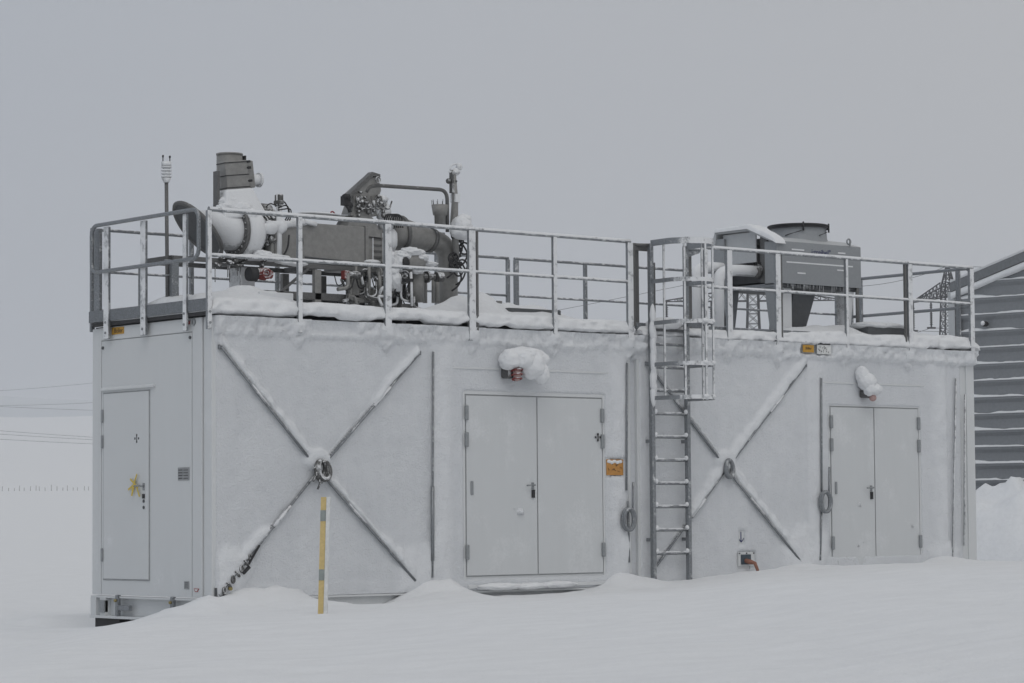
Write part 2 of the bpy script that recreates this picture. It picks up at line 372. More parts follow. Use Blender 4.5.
def container(x0, x1, label, first):
    t = thing('equipment_container', (x0, 0, -.27), label, 'container', 'white technical containers standing end to end')
    # body
    mb = MB().box(x0+.05, x1-.05, 0, WD, .0, HT-.03); obj('wall', mb, 'wall', t)
    # posts and beams, proud of the wall
    for a, b in ((x0, x0+.16), (x1-.16, x1)):
        obj('corner_post', MB().box(a, b, -.018, .14, -.0, HT), 'frame', t, .006); obj('corner_post', MB().box(a, b, WD-.14, WD+.018, 0, HT), 'frame', t, .006)
    xm = x0+2.93 if first else x0+2.98
    mb = MB().box(xm, xm+.16, -.016, -.001, .12, 2.84); obj('mid_post', mb, 'frame', t, .004)
    mb = MB().box(x0+.16, x1-.16, -.02, -.001, 2.84, HT); mb.box(x0+.16, x1-.16, -.032, -.02, 2.84, 2.865); obj('top_beam', mb, 'frame', t, .003)
    mb = MB().box(x0+.16, x1-.16, -.02, -.001, -.0, .115); mb.box(x0+.01, x1-.01, .03, .15, -.22, -.01); mb.box(x0+.01, x1-.01, -.03, .0, -.03, -.008)
    mb.box(x0, x1, -.02, .06, -.25, -.21); obj('bottom_beam', mb, 'frame', t, .003)
    mb = MB().box(x0+.02, x1-.02, .02, WD-.02, HT-.029, HT+.015); obj('roof', mb, 'darkgrey', t)
    # upright panel joints
    xs = [x0+.55, x0+1.7] if first else [x0+.9, x0+1.9]
    mb = MB()
    for q in xs: mb.box(q, q+.006, -.0035, .001, .125, 2.83)
    obj('panel_joint', mb, 'seam', t)
    # diagonal bracing
    brs = [b for b in BR if x0-.1 < b[0] < x1]
    for (ax, az, bx, bz) in brs:
        mb = MB(); mb.tube([(ax, -.055, az), (bx, -.055, bz)], .015, 10)
        c = Vector((ax, -.03, az)); mb.box(ax-.025, ax+.025, -.05, -.01, az-.025, az+.025)
        o = obj('cross_brace', mb, 'galv2', t)
        q = MB(); d = (Vector((bx, -.06, bz))-Vector((ax, -.06, az)))
        m0 = Vector((ax, -.06, az))+d*.30; q.tube([m0, m0+d.normalized()*.32], .021, 8)
        obj('turnbuckle', q, 'galv', o)
    cx, cz = (1.38, 1.375) if first else (7.64, 1.42)
    mb = MB()
    for k in range(4 if first else 2):
        mb.ring((cx+.01*k, -.09-.012*k, cz), (.25-.12*k, -1, .1*k), .085, .026, 28, 8, .82, 1.25)
    o = obj('brace_ring', mb, 'iron' if first else 'galv2', t)
    if first:
        q = MB()
        for k in range(14):
            a = rnd.uniform(0, 6.28); p0 = Vector((cx+.08*math.cos(a), -.12, cz+.11*math.sin(a)))
            q.tube([p0, p0+Vector((rnd.uniform(-.07, .07), rnd.uniform(-.03, .03), rnd.uniform(-.12, .03)))], .012, 6)
        obj('chain', q, 'iron', o)
        # ratchet and shackle chain at the lower left end
        q = MB(); a = Vector((.12, -.08, .08)); b = Vector((.62, -.08, .60))
        for k in range(7):
            c = a.lerp(b, k/9); q.ring(c, (1, 0, 1) if k % 2 else (0, 1, 0), .030, .011, 12, 6, .7, 1.2)
        obj('chain', q, 'iron', t)
        q = MB(); q.beam((.42, -.1, .36), (.56, -.1, .56), .015, .02); q.beam((.34, -.11, .26), (.42, -.11, .33), .03, .03); obj('ratchet', q, 'black', t)
        q = MB().box(.03, .14, -.05, -.019, .0, .11); obj('corner_fitting', q, 'darkgrey', t)
        q = MB().ring((.085, -.055, .055), (0, 1, 0), .028, .009, 14, 6); obj('fitting_ring', q, 'hinge', t)
        q = MB().tube([(.19, -.07, .10), (.19, -.10, .10)], .022, 10); obj('bolt', q, 'brass', t)
    # door opening
    dx0, dx1, dz0, dz1 = (3.50, 5.60, .165, 2.255) if first else (9.56, 11.24, .12, 2.235)
    xmid = 4.575 if first else 10.38
    mb = MB(); frame_gap(mb, dx0, dx1, dz0, dz1, .008, -.006); mb.box(xmid-.006, xmid+.006, -.006, .001, dz0, dz1); obj('door_seal', mb, 'seal', t)
    mb = MB().box(dx0-.22, dx0-.012, -.012, -.001, .12, dz1+.3); mb.box(dx1+.012, dx1+.12, -.012, -.001, .12, dz1+.3); mb.box(dx0-.012, dx1+.012, -.012, -.001, dz1+.012, dz1+.30)
    mb.box(dx0-.22, dx1+.12, -.028, -.001, dz1+.302, dz1+.325); obj('door_frame', mb, 'frame', t, .003)
    for k, (a, b) in enumerate(((dx0+.003, xmid-.008), (xmid+.008, dx1-.003))):
        d = obj('door', MB().box(a, b, -.018, -.0065, dz0+.003, dz1-.003), 'door', t, .004)
        hx = a if k == 0 else b
        for z in ((2.05, 1.74, .44) if first else (2.04, 1.74, .47)):
            obj('hinge', MB().box(hx-.028, hx+.016, -.05, -.0185, z-.085, z+.085), 'hinge', d, .008)
        if k == 0:
            handle((b-.07, -.018, 1.215 if first else 1.185), d)
            obj('latch', MB().box(a+.055, a+.095, -.03, -.0185, 1.10, 1.26), 'hinge', d, .006)
        if k == 1 and first: mark_plus('hazard_mark', 5.52, 1.79, 'y', d)
    # sill below the doors
    mb = MB().box(dx0-.0, dx1, -.05, -.0, .02, .06); obj('door_sill', mb, 'frame', t, .004)
    if first: tag(obj('sill_snow', MB().lump((3.95, -.07, .035), (.34, .07, .045), .2, 2, 1, 4).lump((4.42, -.07, .03), (.26, .07, .04), .2, 2, 5, 4).lump((4.85, -.07, .04), (.28, .06, .04), .2, 2, 7, 4), 'snow', loc=(4.3, -.07, 0)), 'low ridge of snow lying on the sill below the near double doors', 'snow')
    # tie rods with rings
    rods = [((2.995, 2.74), (2.965, .16), None), ((5.985, 2.70), (5.95, 1.15), None), ((5.975, 1.02), (5.985, .28), (5.93, .80))] if first else \
           [((9.36, 2.60), (9.335, 1.12), None), ((9.33, .92), (9.29, .25), (9.345, 1.0)), ((11.97, 2.66), (11.84, .22), None), ((12.15, 2.45), (12.08, .40), None)]
    for (a, b, rg) in rods:
        mb = MB().tube([(a[0], -.055, a[1]), (b[0], -.055, b[1])], .013, 8)
        if first and rg is None and a[0] < 4: mb.tube([(2.975, -.055, 1.2), (2.968, -.055, .35)], .021, 8)
        o = obj('tie_rod', mb, 'galv2' if a[0] < 11 else 'galv', t)
        if rg:
            q = MB()
            for k in range(2): q.ring((rg[0]+.012*k, -.10-.02*k, rg[1]), (-.35+.1*k, -1, 0), .10, .021, 28, 8, .72, 1.3)
            q.tube([(rg[0]+.09, -.1, rg[1]+.45), (rg[0]+.075, -.1, rg[1]-.05)], .014, 8)
            obj('rod_ring', q, 'galv2', o)
    return t

c1 = container(0, L1, 'near white container with a single door in its short end, behind the yellow marker post', True)
c2 = container(X2, XE, 'white container behind the caged ladder, the far one of the two, with the cable outlet', False)
# socket and cable in the far container's wall, arrow above it
mb = MB().box(7.86, 8.14, -.02, -.001, .20, .375); fr = obj('socket_frame', mb, 'frame', c2, .004)
obj('socket', MB().box(7.90, 8.07, -.03, -.021, .22, .345), 'socket', fr)
for x in (7.875, 8.0, 8.125): obj('screw', MB().tube([(x, -.03, .36), (x, -.018, .36)], .009, 8), 'darkgrey', fr)
mb = MB().box(7.918, 7.932, -.004, .0, .50, .63)
mb.beam((7.925, -.003, .50), (7.89, -.003, .535), .004, .016, (0, 1, 0)); mb.beam((7.925, -.003, .50), (7.975, -.003, .55), .004, .014, (0, 1, 0)); obj('arrow_mark', mb, 'blueink', c2)
mb = MB().tube([(7.97, .02, .27), (7.985, -.05, .262), (8.0, -.10, .25), (8.02, -.15, .235), (8.03, -.19, .14)], [.03, .03, .03, .024, .02], 8)
tag(obj('power_cable', mb, 'cable', loc=(7.97, .02, .3)), 'orange red cable coming out of the socket into the snow', 'cable')

# short end of the near container
def end_wall(t):
    mb = MB()
    zt = [(.075, 2.86), (2.27, 2.86)]
    mb = MB().box(-.02, .049, .35, 2.22, -.0, 2.875); w = obj('end_wall', mb, 'endwall', t, .004)
    mb = MB().box(-.02, .05, .15, .335, .0, HT); mb.box(-.02, .05, 2.235, 2.30, 0, HT); mb.box(-.02, .05, .335, 2.235, 2.885, HT); obj('end_frame', mb, 'endwall', t, .004)
    mb = MB(); mb.box(-.012, .04, .336, .349, 0, 2.88); mb.box(-.012, .04, 2.221, 2.234, 0, 2.88); mb.box(-.012, .04, .336, 2.234, 2.876, 2.884); obj('end_seal', mb, 'seal', t)
    y0, y1, z0, z1 = 1.205, 2.165, .18, 2.275
    mb = MB()
    mb.box(-.026, -.0205, y0-.014, y0, z0-.014, z1+.012); mb.box(-.026, -.0205, y1, y1+.012, z0-.014, z1+.012); mb.box(-.026, -.0205, y0, y1, z0-.014, z0); mb.box(-.026, -.0205, y0, y1, z1, z1+.01)
    obj('door_seal', mb, 'seal', t)
    d = obj('door', MB().box(-.032, -.0205, y0+.002, y1-.002, z0+.002, z1-.002), 'endwall', t, .003)
    mb = MB().prism([(-.02, z1+.075), (-.05, z1+.05), (-.05, z1+.035), (-.02, z1+.04)], 'y', y0-.12, y1+.04); obj('drip_edge', mb, 'endwall', t)
    for z in (2.02, 1.73, .45): obj('hinge', MB().box(-.05, -.0325, y1-.005, y1+.03, z-.075, z+.075), 'hinge', d, .006)
    handle((-.033, 1.30, 1.22), d, 'x')
    for k in range(2): obj('keyhole', MB().tube([(-.033, 1.30, 1.05-.07*k), (-.04, 1.30, 1.05-.07*k)], .018, 10), 'darkgrey', d)
    mark_plus('hazard_mark', 1.45, 1.75, 'x', d)
    # yellow tape tied over the handle
    mb = MB(); rr = random.Random(3)
    for (a, b) in (((1.56, 1.30), (1.38, 1.20)), ((1.52, 1.17), (1.40, 1.35)), ((1.42, 1.22), (1.36, 1.10)), ((1.47, 1.28), (1.50, 1.11)), ((1.60, 1.18), (1.46, 1.24))):
        mb.beam((-.045-rr.random()*.02, a[0], a[1]), (-.05-rr.random()*.02, b[0], b[1]), .004, .022, (0, .3, 1))
    obj('yellow_tape', mb, 'tape', d)
    # small bolts
    for (y, z) in ((2.19, 2.80), (.37, 2.82)): obj('bolt', MB().tube([(-.02, y, z), (-.035, y, z)], .018, 8), 'darkgrey', t)
    obj('lifting_eye', MB().ring((-.03, .30, 2.985), (1, 0, 0), .03, .009, 16, 6), 'hinge', t)
    obj('lifting_eye', MB().tube([(-.02, .40, 2.985), (-.035, .40, 2.985)], .022, 10), 'redc', t)
    mb = MB().prism([(.30, .10), (.20, .10), (.225, .065), (.275, .065)], 'x', -.026, -.021); obj('red_badge', mb, 'redc', t)
    mb = MB().prism([(.285, .093), (.215, .093), (.235, .072), (.265, .072)], 'x', -.0275, -.0262); obj('badge_face', mb, 'palemark', t)
    # end base frame: rails, stubs, brackets and the dark gap underneath
    mb = MB().box(-.018, .06, .0, 2.46, -.035, -.012); mb.box(-.03, .05, .0, 2.46, -.265, -.235); mb.box(.05, .09, .05, 2.4, -.235, -.035)
    for y in (2.40, 2.2): mb.box(-.02, .05, y-.06, y+.06, -.235, -.035)
    obj('base_frame', mb, 'endwall', t, .003)
    for y, z in ((1.86, 0), (.72, 0)):
        mb = MB().box(-.045, -.0, y-.025, y+.025, -.23 if y > 1 else -.15, -.0); obj('bracket', mb, 'galv2', t, .004)
        obj('bolt', MB().tube([(-.07, y, -.06), (-.04, y, -.06)], .016, 8), 'brass', t)
    obj('bracket', MB().box(-.04, -.0, 1.60, 1.84, -.17, -.11), 'galv2', t, .004)
    obj('bracket', MB().box(-.04, .02, 2.14, 2.24, -.20, -.06), 'hinge', t, .004)
    obj('underside', MB().box(.15, 5.9, .25, 2.2, -.42, -.23), 'dark', t)  # near-black box put in as the shade of the gap below the floor
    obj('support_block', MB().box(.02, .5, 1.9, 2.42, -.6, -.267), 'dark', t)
    return t
end_wall(c1)

# signs
def sign(name, mbx, mat, label, cat='sign', loc=None): 
    o = obj(name, mbx, mat, bev=.001, loc=loc); tag(o, label, cat); return o
s = sign('warning_sign', MB().box(5.66, 5.93, -.024, -.0165, 1.335, 1.525), 'orange', 'orange sign half covered in snow, right of the near double doors', loc=(5.8, -.02, 1.4))
mb = MB(); rr = random.Random(5)
for k in range(9):
    x = 5.70+rr.random()*.18; z = 1.375+rr.random()*.09
    mb.beam((x, -.0255, z), (x+rr.uniform(-.05, .05), -.0255, z+rr.uniform(-.02, .03)), .002, .009, (0, 1, 0))
obj('sign_marks', mb, 'ink', s)
mb = MB()
for k in range(5): mb.lump((5.70+.045*k, -.024, 1.50-.01*(k % 2)), (.035, .008, .022), .3, 3, k, 2)
obj('frost', mb, 'snow', s)
s = sign('info_plate', MB().box(-.027, -.0205, .39, .615, 1.27, 1.41), 'signgrey', 'grey notice plate with small print on the end wall, right of the single door', loc=(-.02, .5, 1.34))
mb = MB()
for k in range(4):
    z = 1.39-.03*k; mb.box(-.0285, -.0272, .41, .50, z-.012, z-.005); mb.box(-.0285, -.0272, .52, .60, z-.012, z-.003)
obj('print', mb, 'ink', s)
s = sign('type_plate', MB().box(-.027, -.0205, .395, .49, .09, .175), 'signgrey', 'small grey plate low on the end wall near the corner', loc=(-.02, .44, .13))
mb = MB()
for k in range(3): mb.box(-.0285, -.0272, .41, .475, .155-.022*k, .161-.022*k)
obj('print', mb, 'ink', s)
s = sign('maker_sticker', MB().box(-.027, -.0205, 1.74, 2.0, 2.94, 3.02), 'sticker', 'yellow maker sticker under the deck beam at the upper left of the end wall', loc=(-.02, 1.9, 2.98))
text('lettering', 'Böller', .075, (-.0275, 1.85, 2.978), ((0, -1, 0), (0, 0, 1)), 'ink', s)
s = sign('maker_sticker', MB().box(9.0, 9.2, -.085, -.078, 2.925, 3.02), 'sticker', 'amber square sticker on the deck edge above the far brace', loc=(9.1, -.08, 2.97))
text('lettering', 'Böller', .045, (9.1, -.086, 2.975), ((1, 0, 0), (0, 0, 1)), 'ink', s)
obj('strap', MB().box(9.0, 9.22, -.09, -.07, 3.04, 3.065), 'blueink', s)
s = sign('label_plate', MB().box(9.26, 9.52, -.085, -.078, 2.91, 3.03), 'palemark', 'pale label plate with black specks beside the amber sticker', loc=(9.4, -.08, 2.97))
mb = MB(); rr = random.Random(9)
for k in range(16):
    x = 9.28+rr.random()*.20; z = 2.925+rr.random()*.08; mb.box(x, x+.012, -.087, -.0855, z, z+.012)
mb.box(9.28, 9.50, -.092, -.078, 3.033, 3.055); obj('print', mb, 'ink', s)

# ------------------------------------------------------------------ wind-packed snow stuck to the long wall
def seg_up(x, z, s):
    """height above the brace segment, or None outside its span"""
    ax, az, bx, bz = s
    if ax > bx: ax, az, bx, bz = bx, bz, ax, az
    if not (ax <= x <= bx): return None
    t = (x-ax)/(bx-ax); zz = az+(bz-az)*t
    ln = math.hypot(bx-ax, bz-az); return (z-zz)*(bx-ax)/ln
def gapbox(x, z, x0, x1, z0, z1, r=.12):
    """1 inside the box, falling to 0 outside over r"""
    dx = max(x0-x, x-x1); dz = max(z0-z, z-z1)
    if dx > 0 and dz > 0: d = math.hypot(dx, dz)
    else: d = max(dx, dz)
    return 1-sstep(-r, r*.4, d)
def crust(x, z):
    n = fbm(x*1.7, z*1.7, 3, 4); n2 = fbm(x*7, z*7, 9, 3); n3 = fbm(x*22, z*16, 5, 2)
    t = -.012+.006*n2
    loc = x if x < 6.115 else x-6.17
    far = x > 6.115
    # thin rime over the braced panels
    if .02 < loc < 3.05: t = max(t,  (.004 if far else .001)+.012*n+.008*n2+.005*n3+(.008*sstep(1.2, 2.6, z) if far else .004*sstep(1.9, 2.8, z)))
    if z < .135: t = max(t, .006+.006*n2)
    if loc < .3: t = max(t, .002+.002*n2)
    # thick on the posts and round the doors
    def band(a, b, w=.11): return sstep(a-w, a+w, x+.05*n2)*sstep(b+w, b-w, x+.05*n2)
    for (a, b, th) in ((3.0, 3.30, .026), (5.70, 6.02, .026), (6.2, 6.28, .010), (9.12, 9.40, .024), (11.5, 11.9, .006)):
        t = max(t, -.012+(th+.012)*band(a, b)*(1+.4*n2)+.003*n3)
    # under the deck: lumps hanging over the top beam
    edge = 2.83+.05*fbm(x*2.3, 1.7, 0, 3)+.03*fbm(x*9, 3, 0, 2)
    for pxx in (1.115, 2.33, 3.58, 4.815, 6.02, 7.70, 8.58, 9.83, 11.03, 12.29): edge -= .10*math.exp(-((x-pxx-.02*n2)/.055)**2)
    edge += .05*n3
    top = sstep(edge-.03, edge+.05, z)
    clean = max(gapbox(x, z, 1.28, 1.98, 2.88, 3.2, .08), .55*gapbox(x, z, 3.75, 4.7, 2.88, 3.2, .1), .5*gapbox(x, z, 4.95, 5.5, 2.88, 3.2, .1), .4*gapbox(x, z, 11.2, 12.1, 2.9, 3.2, .1))
    t = max(t, -.012+top*(1-clean)*(.058+.06*n2+.05*n3+.035*n+.025*sstep(2.95, 3.06, z)+(.012 if far else 0)))
    if z > 2.82:
        for pxx in (1.115, 2.33, 3.58, 4.815, 6.02, 7.70, 8.58, 9.83, 11.03, 12.27):
            d = abs(x-pxx-.03*n2)
            if d < .16: t = max(t, (.092+.03*n3)*(1-sstep(.04, .15, d))*sstep(2.84, 2.90, z+.03*n2)*sstep(3.08, 2.98, z+.03*n3))
    # corners of the door bays
    for (a, b) in ((3.28, 5.68), (9.42, 11.5)):
        if a-.3 < x < b+.3 and z < 2.86:
            m = (a+b)/2; hw = (b-a)/2
            rx = max(0, abs(x-m)-(hw-.42))/.42; rz = max(0, z-2.40)/.42
            q = math.sqrt(rx*rx+rz*rz)+.10*n2+.12*n
            k = sstep(.80, 1.15, q)
            t = max(t, .001+.004*n+.003*n2+.002*n3+sstep(.72, 1.5, q)*(.022+.012*n2))
    if 6.19 < x < 6.45 or 5.6 < x < 6.03 or x > 11.1: t = max(t, .002+.004*n+.003*n2)
    if far and 3.25 < loc: t = max(t, -.010+.013*sstep(.35, .6, n+.4*n2+ (.25 if x > 11.35 else 0)))
    # snow lying along the braces
    for s in BR:
        u = seg_up(x, z, s)
        if u is not None and -.02 < u < .2:
            w = .12+.05*n+ (.02 if far else 0)
            if s is BR[0]: w += .03
            if s is BR[1]: w += .06*sstep(2.0, 2.6, x)
            if s is BR[2]: w *= .25+.75*sstep(2.05, 2.35, x+.1*n)
            if s is BR[3]: w *= .10+1.3*sstep(.80, .55, x+.1*n)
            if s is BR[4]: w *= .6
            if s is BR[6] or s is BR[5]: w += .05
            if s is BR[7]: w *= .15+1.2*sstep(6.85, 7.05, x)
            w *= 1+.35*n2
            k = (1-sstep(w*.4, w, u))*sstep(.0, .015, u)
            t = max(t, -.012+k*(.072+.03*n2+.015*n3))
        cxz = (s[0], s[1])
    for (cx, cz) in ((1.38, 1.44), (7.64, 1.48)):
        q = ((x-cx)/.17)**2+((z-cz-.06)/.12)**2
        if q < 1.6: t = max(t, .065*(1-sstep(.5, 1.4, q)))
    # drifts plastered into the lower corners
    for (cx, cz, rx, rz, th) in ((.15, .28, .35, .32, .075), (2.80, .25, .40, .40, .04), (3.1, .5, .16, .5, .05), (8.95, .30, .42, .40, .06), (9.3, .4, .2, .3, .04), (6.0, .45, .22, .35, .05), (11.75, .30, .4, .2, .04)):
        q = ((x-cx)/rx)**2+((z-cz)/rz)**2+.5*n2
        q += .9*n
        if q < 1.6: t = max(t, -.01+(th+.01)*(1-sstep(-.3, 1.5, q)))
    # keep doors and signs bare
    for (a, b, c, d) in ((3.46, 5.63, .12, 2.30), (9.53, 11.27, .3, 2.26), (5.64, 5.96, 1.31, 1.55), (7.84, 8.16, .15, .39), (7.87, 7.99, .46, .66), (8.97, 9.56, 2.90, 3.07)):
        g = gapbox(x, z, a, b, c, d, .05)
        if g > .02: t = t*(1-g)+(-.03)*g
    # a few splashes stuck on the doors
    for (a, b, c, d) in ((3.7, 4.55, .35, .95), (4.7, 5.4, .6, .95), (9.7, 10.4, .4, 1.0), (10.5, 11.2, .4, .8)):
        if a < x < b and c < z < d:
            k = fbm(x*5, z*6, 21, 3)+.35*n3
            t = max(t, -.012+.048*sstep(.36, .50, k))
    if 6.03 < x < 6.19: t = -.03 if z < 2.75 else t
    if x < .03: t = -.03+.045*sstep(0, .03, x)*sstep(2.6, 2.9, z)
    if x > 12.1: t = -.03 if z < 2.86 else t
    return t
mb = MB(); st = .026; nx = int(12.38/st)+1; nz = int(3.06/st)+1
TH = []
def cf(i, j):
    x = min(12.38, i*st); z = .0+j*st; t = crust(x, z)
    TH.append(t); return Vector((x, -.018-t if t > -.01 else .03, min(z, 3.07)))
mb.grid(nx, nz, cf)
co = obj('snow_crust', mb, 'crust')
at = co.data.attributes.new('depth', 'FLOAT', 'POINT')
at.data.foreach_set('value', TH)
tag(co, 'wind packed snow and rime stuck to the long container wall', 'snow', kind='stuff')

# ------------------------------------------------------------------ roof deck: edge beams, grating, snow
dk = thing('roof_deck', (0, 0, HT), 'galvanised walkway deck with edge beams lying on top of both containers', 'platform')
mb = MB(); mb.box(-.075, -.02, -.04, 2.42, 3.095, 3.225)
obj('edge_beam', mb, 'beam', dk, .004)
mb = MB().box(-.06, -.02, .0, 2.36, 3.045, 3.085); obj('edge_gap_shade', mb, 'dark', dk)  # near-black strip painted as shade in the gap below the beam
mb = MB().box(12.40, 12.45, -.04, 2.53, 3.095, 3.225); obj('edge_beam', mb, 'beam', dk, .004)
for a, b in ((-.019, 6.1), (6.16, 12.40)):
    mb = MB().box(a, b, -.035, -.005, 3.10, 3.20); obj('edge_beam', mb, 'beam', dk, .004)
    mb = MB().box(a, b, 2.45, 2.5, 3.10, 3.20); obj('edge_beam', mb, 'beam', dk, .004)
    mb = MB().box(a+.02, b-.02, .0, 2.44, 3.11, 3.145); obj('grating', mb, 'darkgrey', dk)
    mb = MB()
    for k in range(8): x = a+.2+k*(b-a-.4)/7; mb.box(x-.03, x+.03, .02, 2.42, 3.045, 3.109)
    obj('bearer', mb, 'darkgrey', dk)
# snow on the deck
TOP = [(-.05, 3.20), (.06, 3.245), (1.1, 3.24), (2.0, 3.235), (3.2, 3.225), (4.9, 3.215), (6.0, 3.225), (6.2, 3.17), (7.0, 3.165), (7.5, 3.175), (9, 3.185), (10.4, 3.195), (11.2, 3.235), (12.3, 3.235), (12.4, 3.18)]
HEAPS = [(.45, .42, .11, .40, .28), (.90, .36, .13, .34, .20), (.25, 1.0, .10, .25, .3), (3.95, .5, .16, .35, .3), (3.6, .45, .10, .35, .25), (4.2, .6, .12, .18, .3), (4.75, .55, .13, .40, .28),
         (5.15, .5, .09, .35, .25), (4.4, .6, .07, .3, .3), (9.75, .25, .10, .5, .22), (9.2, .3, .05, .3, .2), (10.2, .3, .08, .3, .2), (11.9, .9, .12, .5, .5), (6.6, .3, .05, .3, .3)]
def deck_snow(x0, x1, y0, y1, name, label, dips):
    mb = MB(); st = .035; nx = int((x1-x0)/st)+1; prof = 10; ny = 30
    rows = []
    def top(x, y):
        z = lin(TOP, x)+.028*fbm(x*1.4, y*1.6, 7, 3)+.016*fbm(x*6, y*6, 2, 3)
        for (hx, hy, hh, a, b) in HEAPS:
            q = ((x-hx)/a)**2+((y-hy)/b)**2
            if q < 6: z += hh*math.exp(-q**1.3)*(1+.3*fbm(x*4, y*4, 3, 2))
        return z+.01*sstep(0, .8, y)
    def f(i, j):
        x = x0+(x1-x0)*i/(nx-1)
        ex = min(1, (x-x0)/.09, (x1-x)/.09); ex = math.sqrt(max(0, 1-(1-ex)**2)) if ex < 1 else 1
        zl = 3.052+.018*fbm(x*1.9, 0, 3, 3)+.012*fbm(x*8, 1, 4, 2)
        # the lower lip: in places it rises and a dark slot shows
        if x > 6.2: zl -= .03
        zl += .036*sstep(.0 if x < 6.2 else .12, .20 if x < 6.2 else .26, fbm(x*1.1, 5.5, 8, 3)+.25*fbm(x*5, 2, 2, 2))
        bul = .03+.03*fbm(x*3, 3, 3, 3)
        if j < prof:
            a = j/(prof-1)*(PI/2-.001)       # from the lip up and over
            t = top(x, y0+.1); h = (t-zl)
            y = y0+.09-(.09+bul)*math.cos(a)**.55*(1+.55*fbm(x*7, a*2.5, 2, 3)); z = zl+h*math.sin(a)**1.1
            if j == 0: y = y0+.06
        elif j < prof+ny:
            k = (j-prof+1)/ny; y = y0+.09+(y1-y0-.18)*k; z = top(x, y)
        else:
            k = (j-prof-ny+1)/6; y = y1-.09+.09*math.sin(k*PI/2); z = 3.12+(top(x, y1)-3.12)*math.cos(k*PI/2)
        z = 3.10+(z-3.10)*(.15+.85*ex) if z > 3.1 else z
        return Vector((x, y, z))
    mb.grid(nx, prof+ny+6, f)
    # end closures
    n = prof+ny+6
    mb.f.append([j*nx for j in range(n)][::-1]); mb.sm.append(False)
    mb.f.append([j*nx+nx-1 for j in range(n)]); mb.sm.append(False)
    o = obj(name, mb, 'snow'); tag(o, label, 'snow', kind='stuff')
deck_snow(-.055, 6.10, -.07, 2.46, 'deck_snow', 'long slab of snow lying on the roof deck of the near container', 0)
deck_snow(6.17, 12.43, -.07, 2.46, 'deck_snow', 'long slab of snow lying on the roof deck of the far container behind the ladder', 0)

# ------------------------------------------------------------------ railings
def post(x, y, z0, z1, w, dpt, par, mat='galv', face='y', bolts=True):
    mb = MB()
    if face == 'y': mb.box(x-w/2, x+w/2, y-dpt/2, y+dpt/2, z0, z1)
    else: mb.box(x-dpt/2, x+dpt/2, y-w/2, y+w/2, z0, z1)
    o = obj('post', mb, mat, par, .006)
    if not bolts: return o
    q = MB()
    for z in (z0+.07, z0+.19):
        if face == 'y': q.tube([(x, y-dpt/2-.012, z), (x, y-dpt/2+.002, z)], .014, 6)
        else: q.tube([(x-dpt/2-.012, y, z), (x-dpt/2+.002, y, z)], .014, 6)
    obj('bolt', q, 'hinge', o)
    return o
def rail_y(par, xa, xb, y, zs, mat='galv', r=.028, ends=True):
    for k, z in enumerate(zs):
        pts = [(xa+(xb-xa)*i/24, y, z+.004*fbm(i*.7, z, y)) for i in range(25)]
        obj('rail', MB().tube(pts, r if k == 0 else r*.8, 10), mat, par)
# front rail of the near container
t = thing('guard_railing', (0, -.08, 2.88), 'frosted front railing over the near container, from its corner to the ladder', 'railing', 'railings round the roof deck')
for x, pw in ((-.075, .055), (1.115, .058), (2.33, .09), (3.55, .10), (4.815, .058), (6.02, .09)): post(x, -.075, 2.885, 4.17, pw, .045, t, bolts=x < 0)
obj('post', MB().box(3.615, 3.645, -.09, -.055, 2.9, 4.19), 'dsteel', t, .004)
rail_y(t, -.075, 6.03, -.075, (4.185, 3.69))
tw = thing('guard_railing', (7.3, -.08, 2.88), 'frosted front railing over the far container, running from the ladder past the cooler', 'railing', 'railings round the roof deck')
for x, pw in ((7.70, .09), (8.56, .09), (9.83, .045), (11.05, .085), (12.29, .085)): post(x, -.075, 2.90, 4.17, pw, .045, tw, bolts=False)
for x in (8.63, 10.97): obj('post', MB().box(x-.016, x+.016, -.085, -.05, 2.9, 4.19), 'dsteel', tw, .004)
rail_y(tw, 7.28, 12.32, -.075, (4.185, 3.69))
# back rail
t = thing('guard_railing', (0, 2.5, 3.1), 'thin grey railing along the rear edge of the roof deck of the near container', 'railing', 'railings round the roof deck')
for x in (.02, 1.37, 2.6, 3.82, 5.05, 6.22): post(x, 2.5, 3.0, 4.17, .05, .04, t, 'galv2')
rail_y(t, .0, 6.23, 2.5, (4.185, 3.70), 'galv2', .019)
t = thing('guard_railing', (6.3, 2.5, 3.1), 'thin grey railing along the rear edge of the roof deck of the far container', 'railing', 'railings round the roof deck')
for x in (6.36, 7.55, 8.77, 10., 11.2, 12.35): post(x, 2.5, 3.0, 4.17, .07 if x < 6.5 else .05, .04, t, 'galv2')
rail_y(t, 6.33, 12.36, 2.5, (4.185, 3.70), 'galv2', .019)
# end rails: rounded loops bolted to posts
def end_rail(x, sgn, label):
    t = thing('guard_railing', (x, 1.2, 2.88), label, 'railing', 'railings round the roof deck')
    yA, yB, zA, zB = .06, 2.29 if sgn > 0 else 2.5, 3.66, 4.195
    lp = []
    for (cy, cz, a0) in ((yB-.11, zB-.11, 0), (yA+.11, zB-.11, 90), (yA+.11, zA+.11, 180), (yB-.11, zA+.11, 270)):
        for k in range(7):
            a = math.radians(a0+15*k); lp.append((x, cy+.11*math.cos(a), cz+.11*math.sin(a)))
    obj('rail_loop', MB().tube(lp, .023, 10, closed=True), 'galv2', t)
    for y in ((2.02, 1.235, .385) if sgn > 0 else (2.1, 1.17, .27)): post(x+sgn*.04, y, 2.89, 4.17, .105 if y > 1 and sgn > 0 else .07, .035, t, 'galv3' if sgn > 0 else 'galv2', 'x')
    obj('post', MB().box(x+sgn*.06, x+sgn*.10, 2.22, 2.34, 3.2, 4.17), 'galv2', t, .004)
    return t
M['galv3'] = frosty('half_rimed_galvanised_steel', (.27, .285, .30), .42, .45, .45, .3, dirn=(-.75, -.3, .5), scale=4)
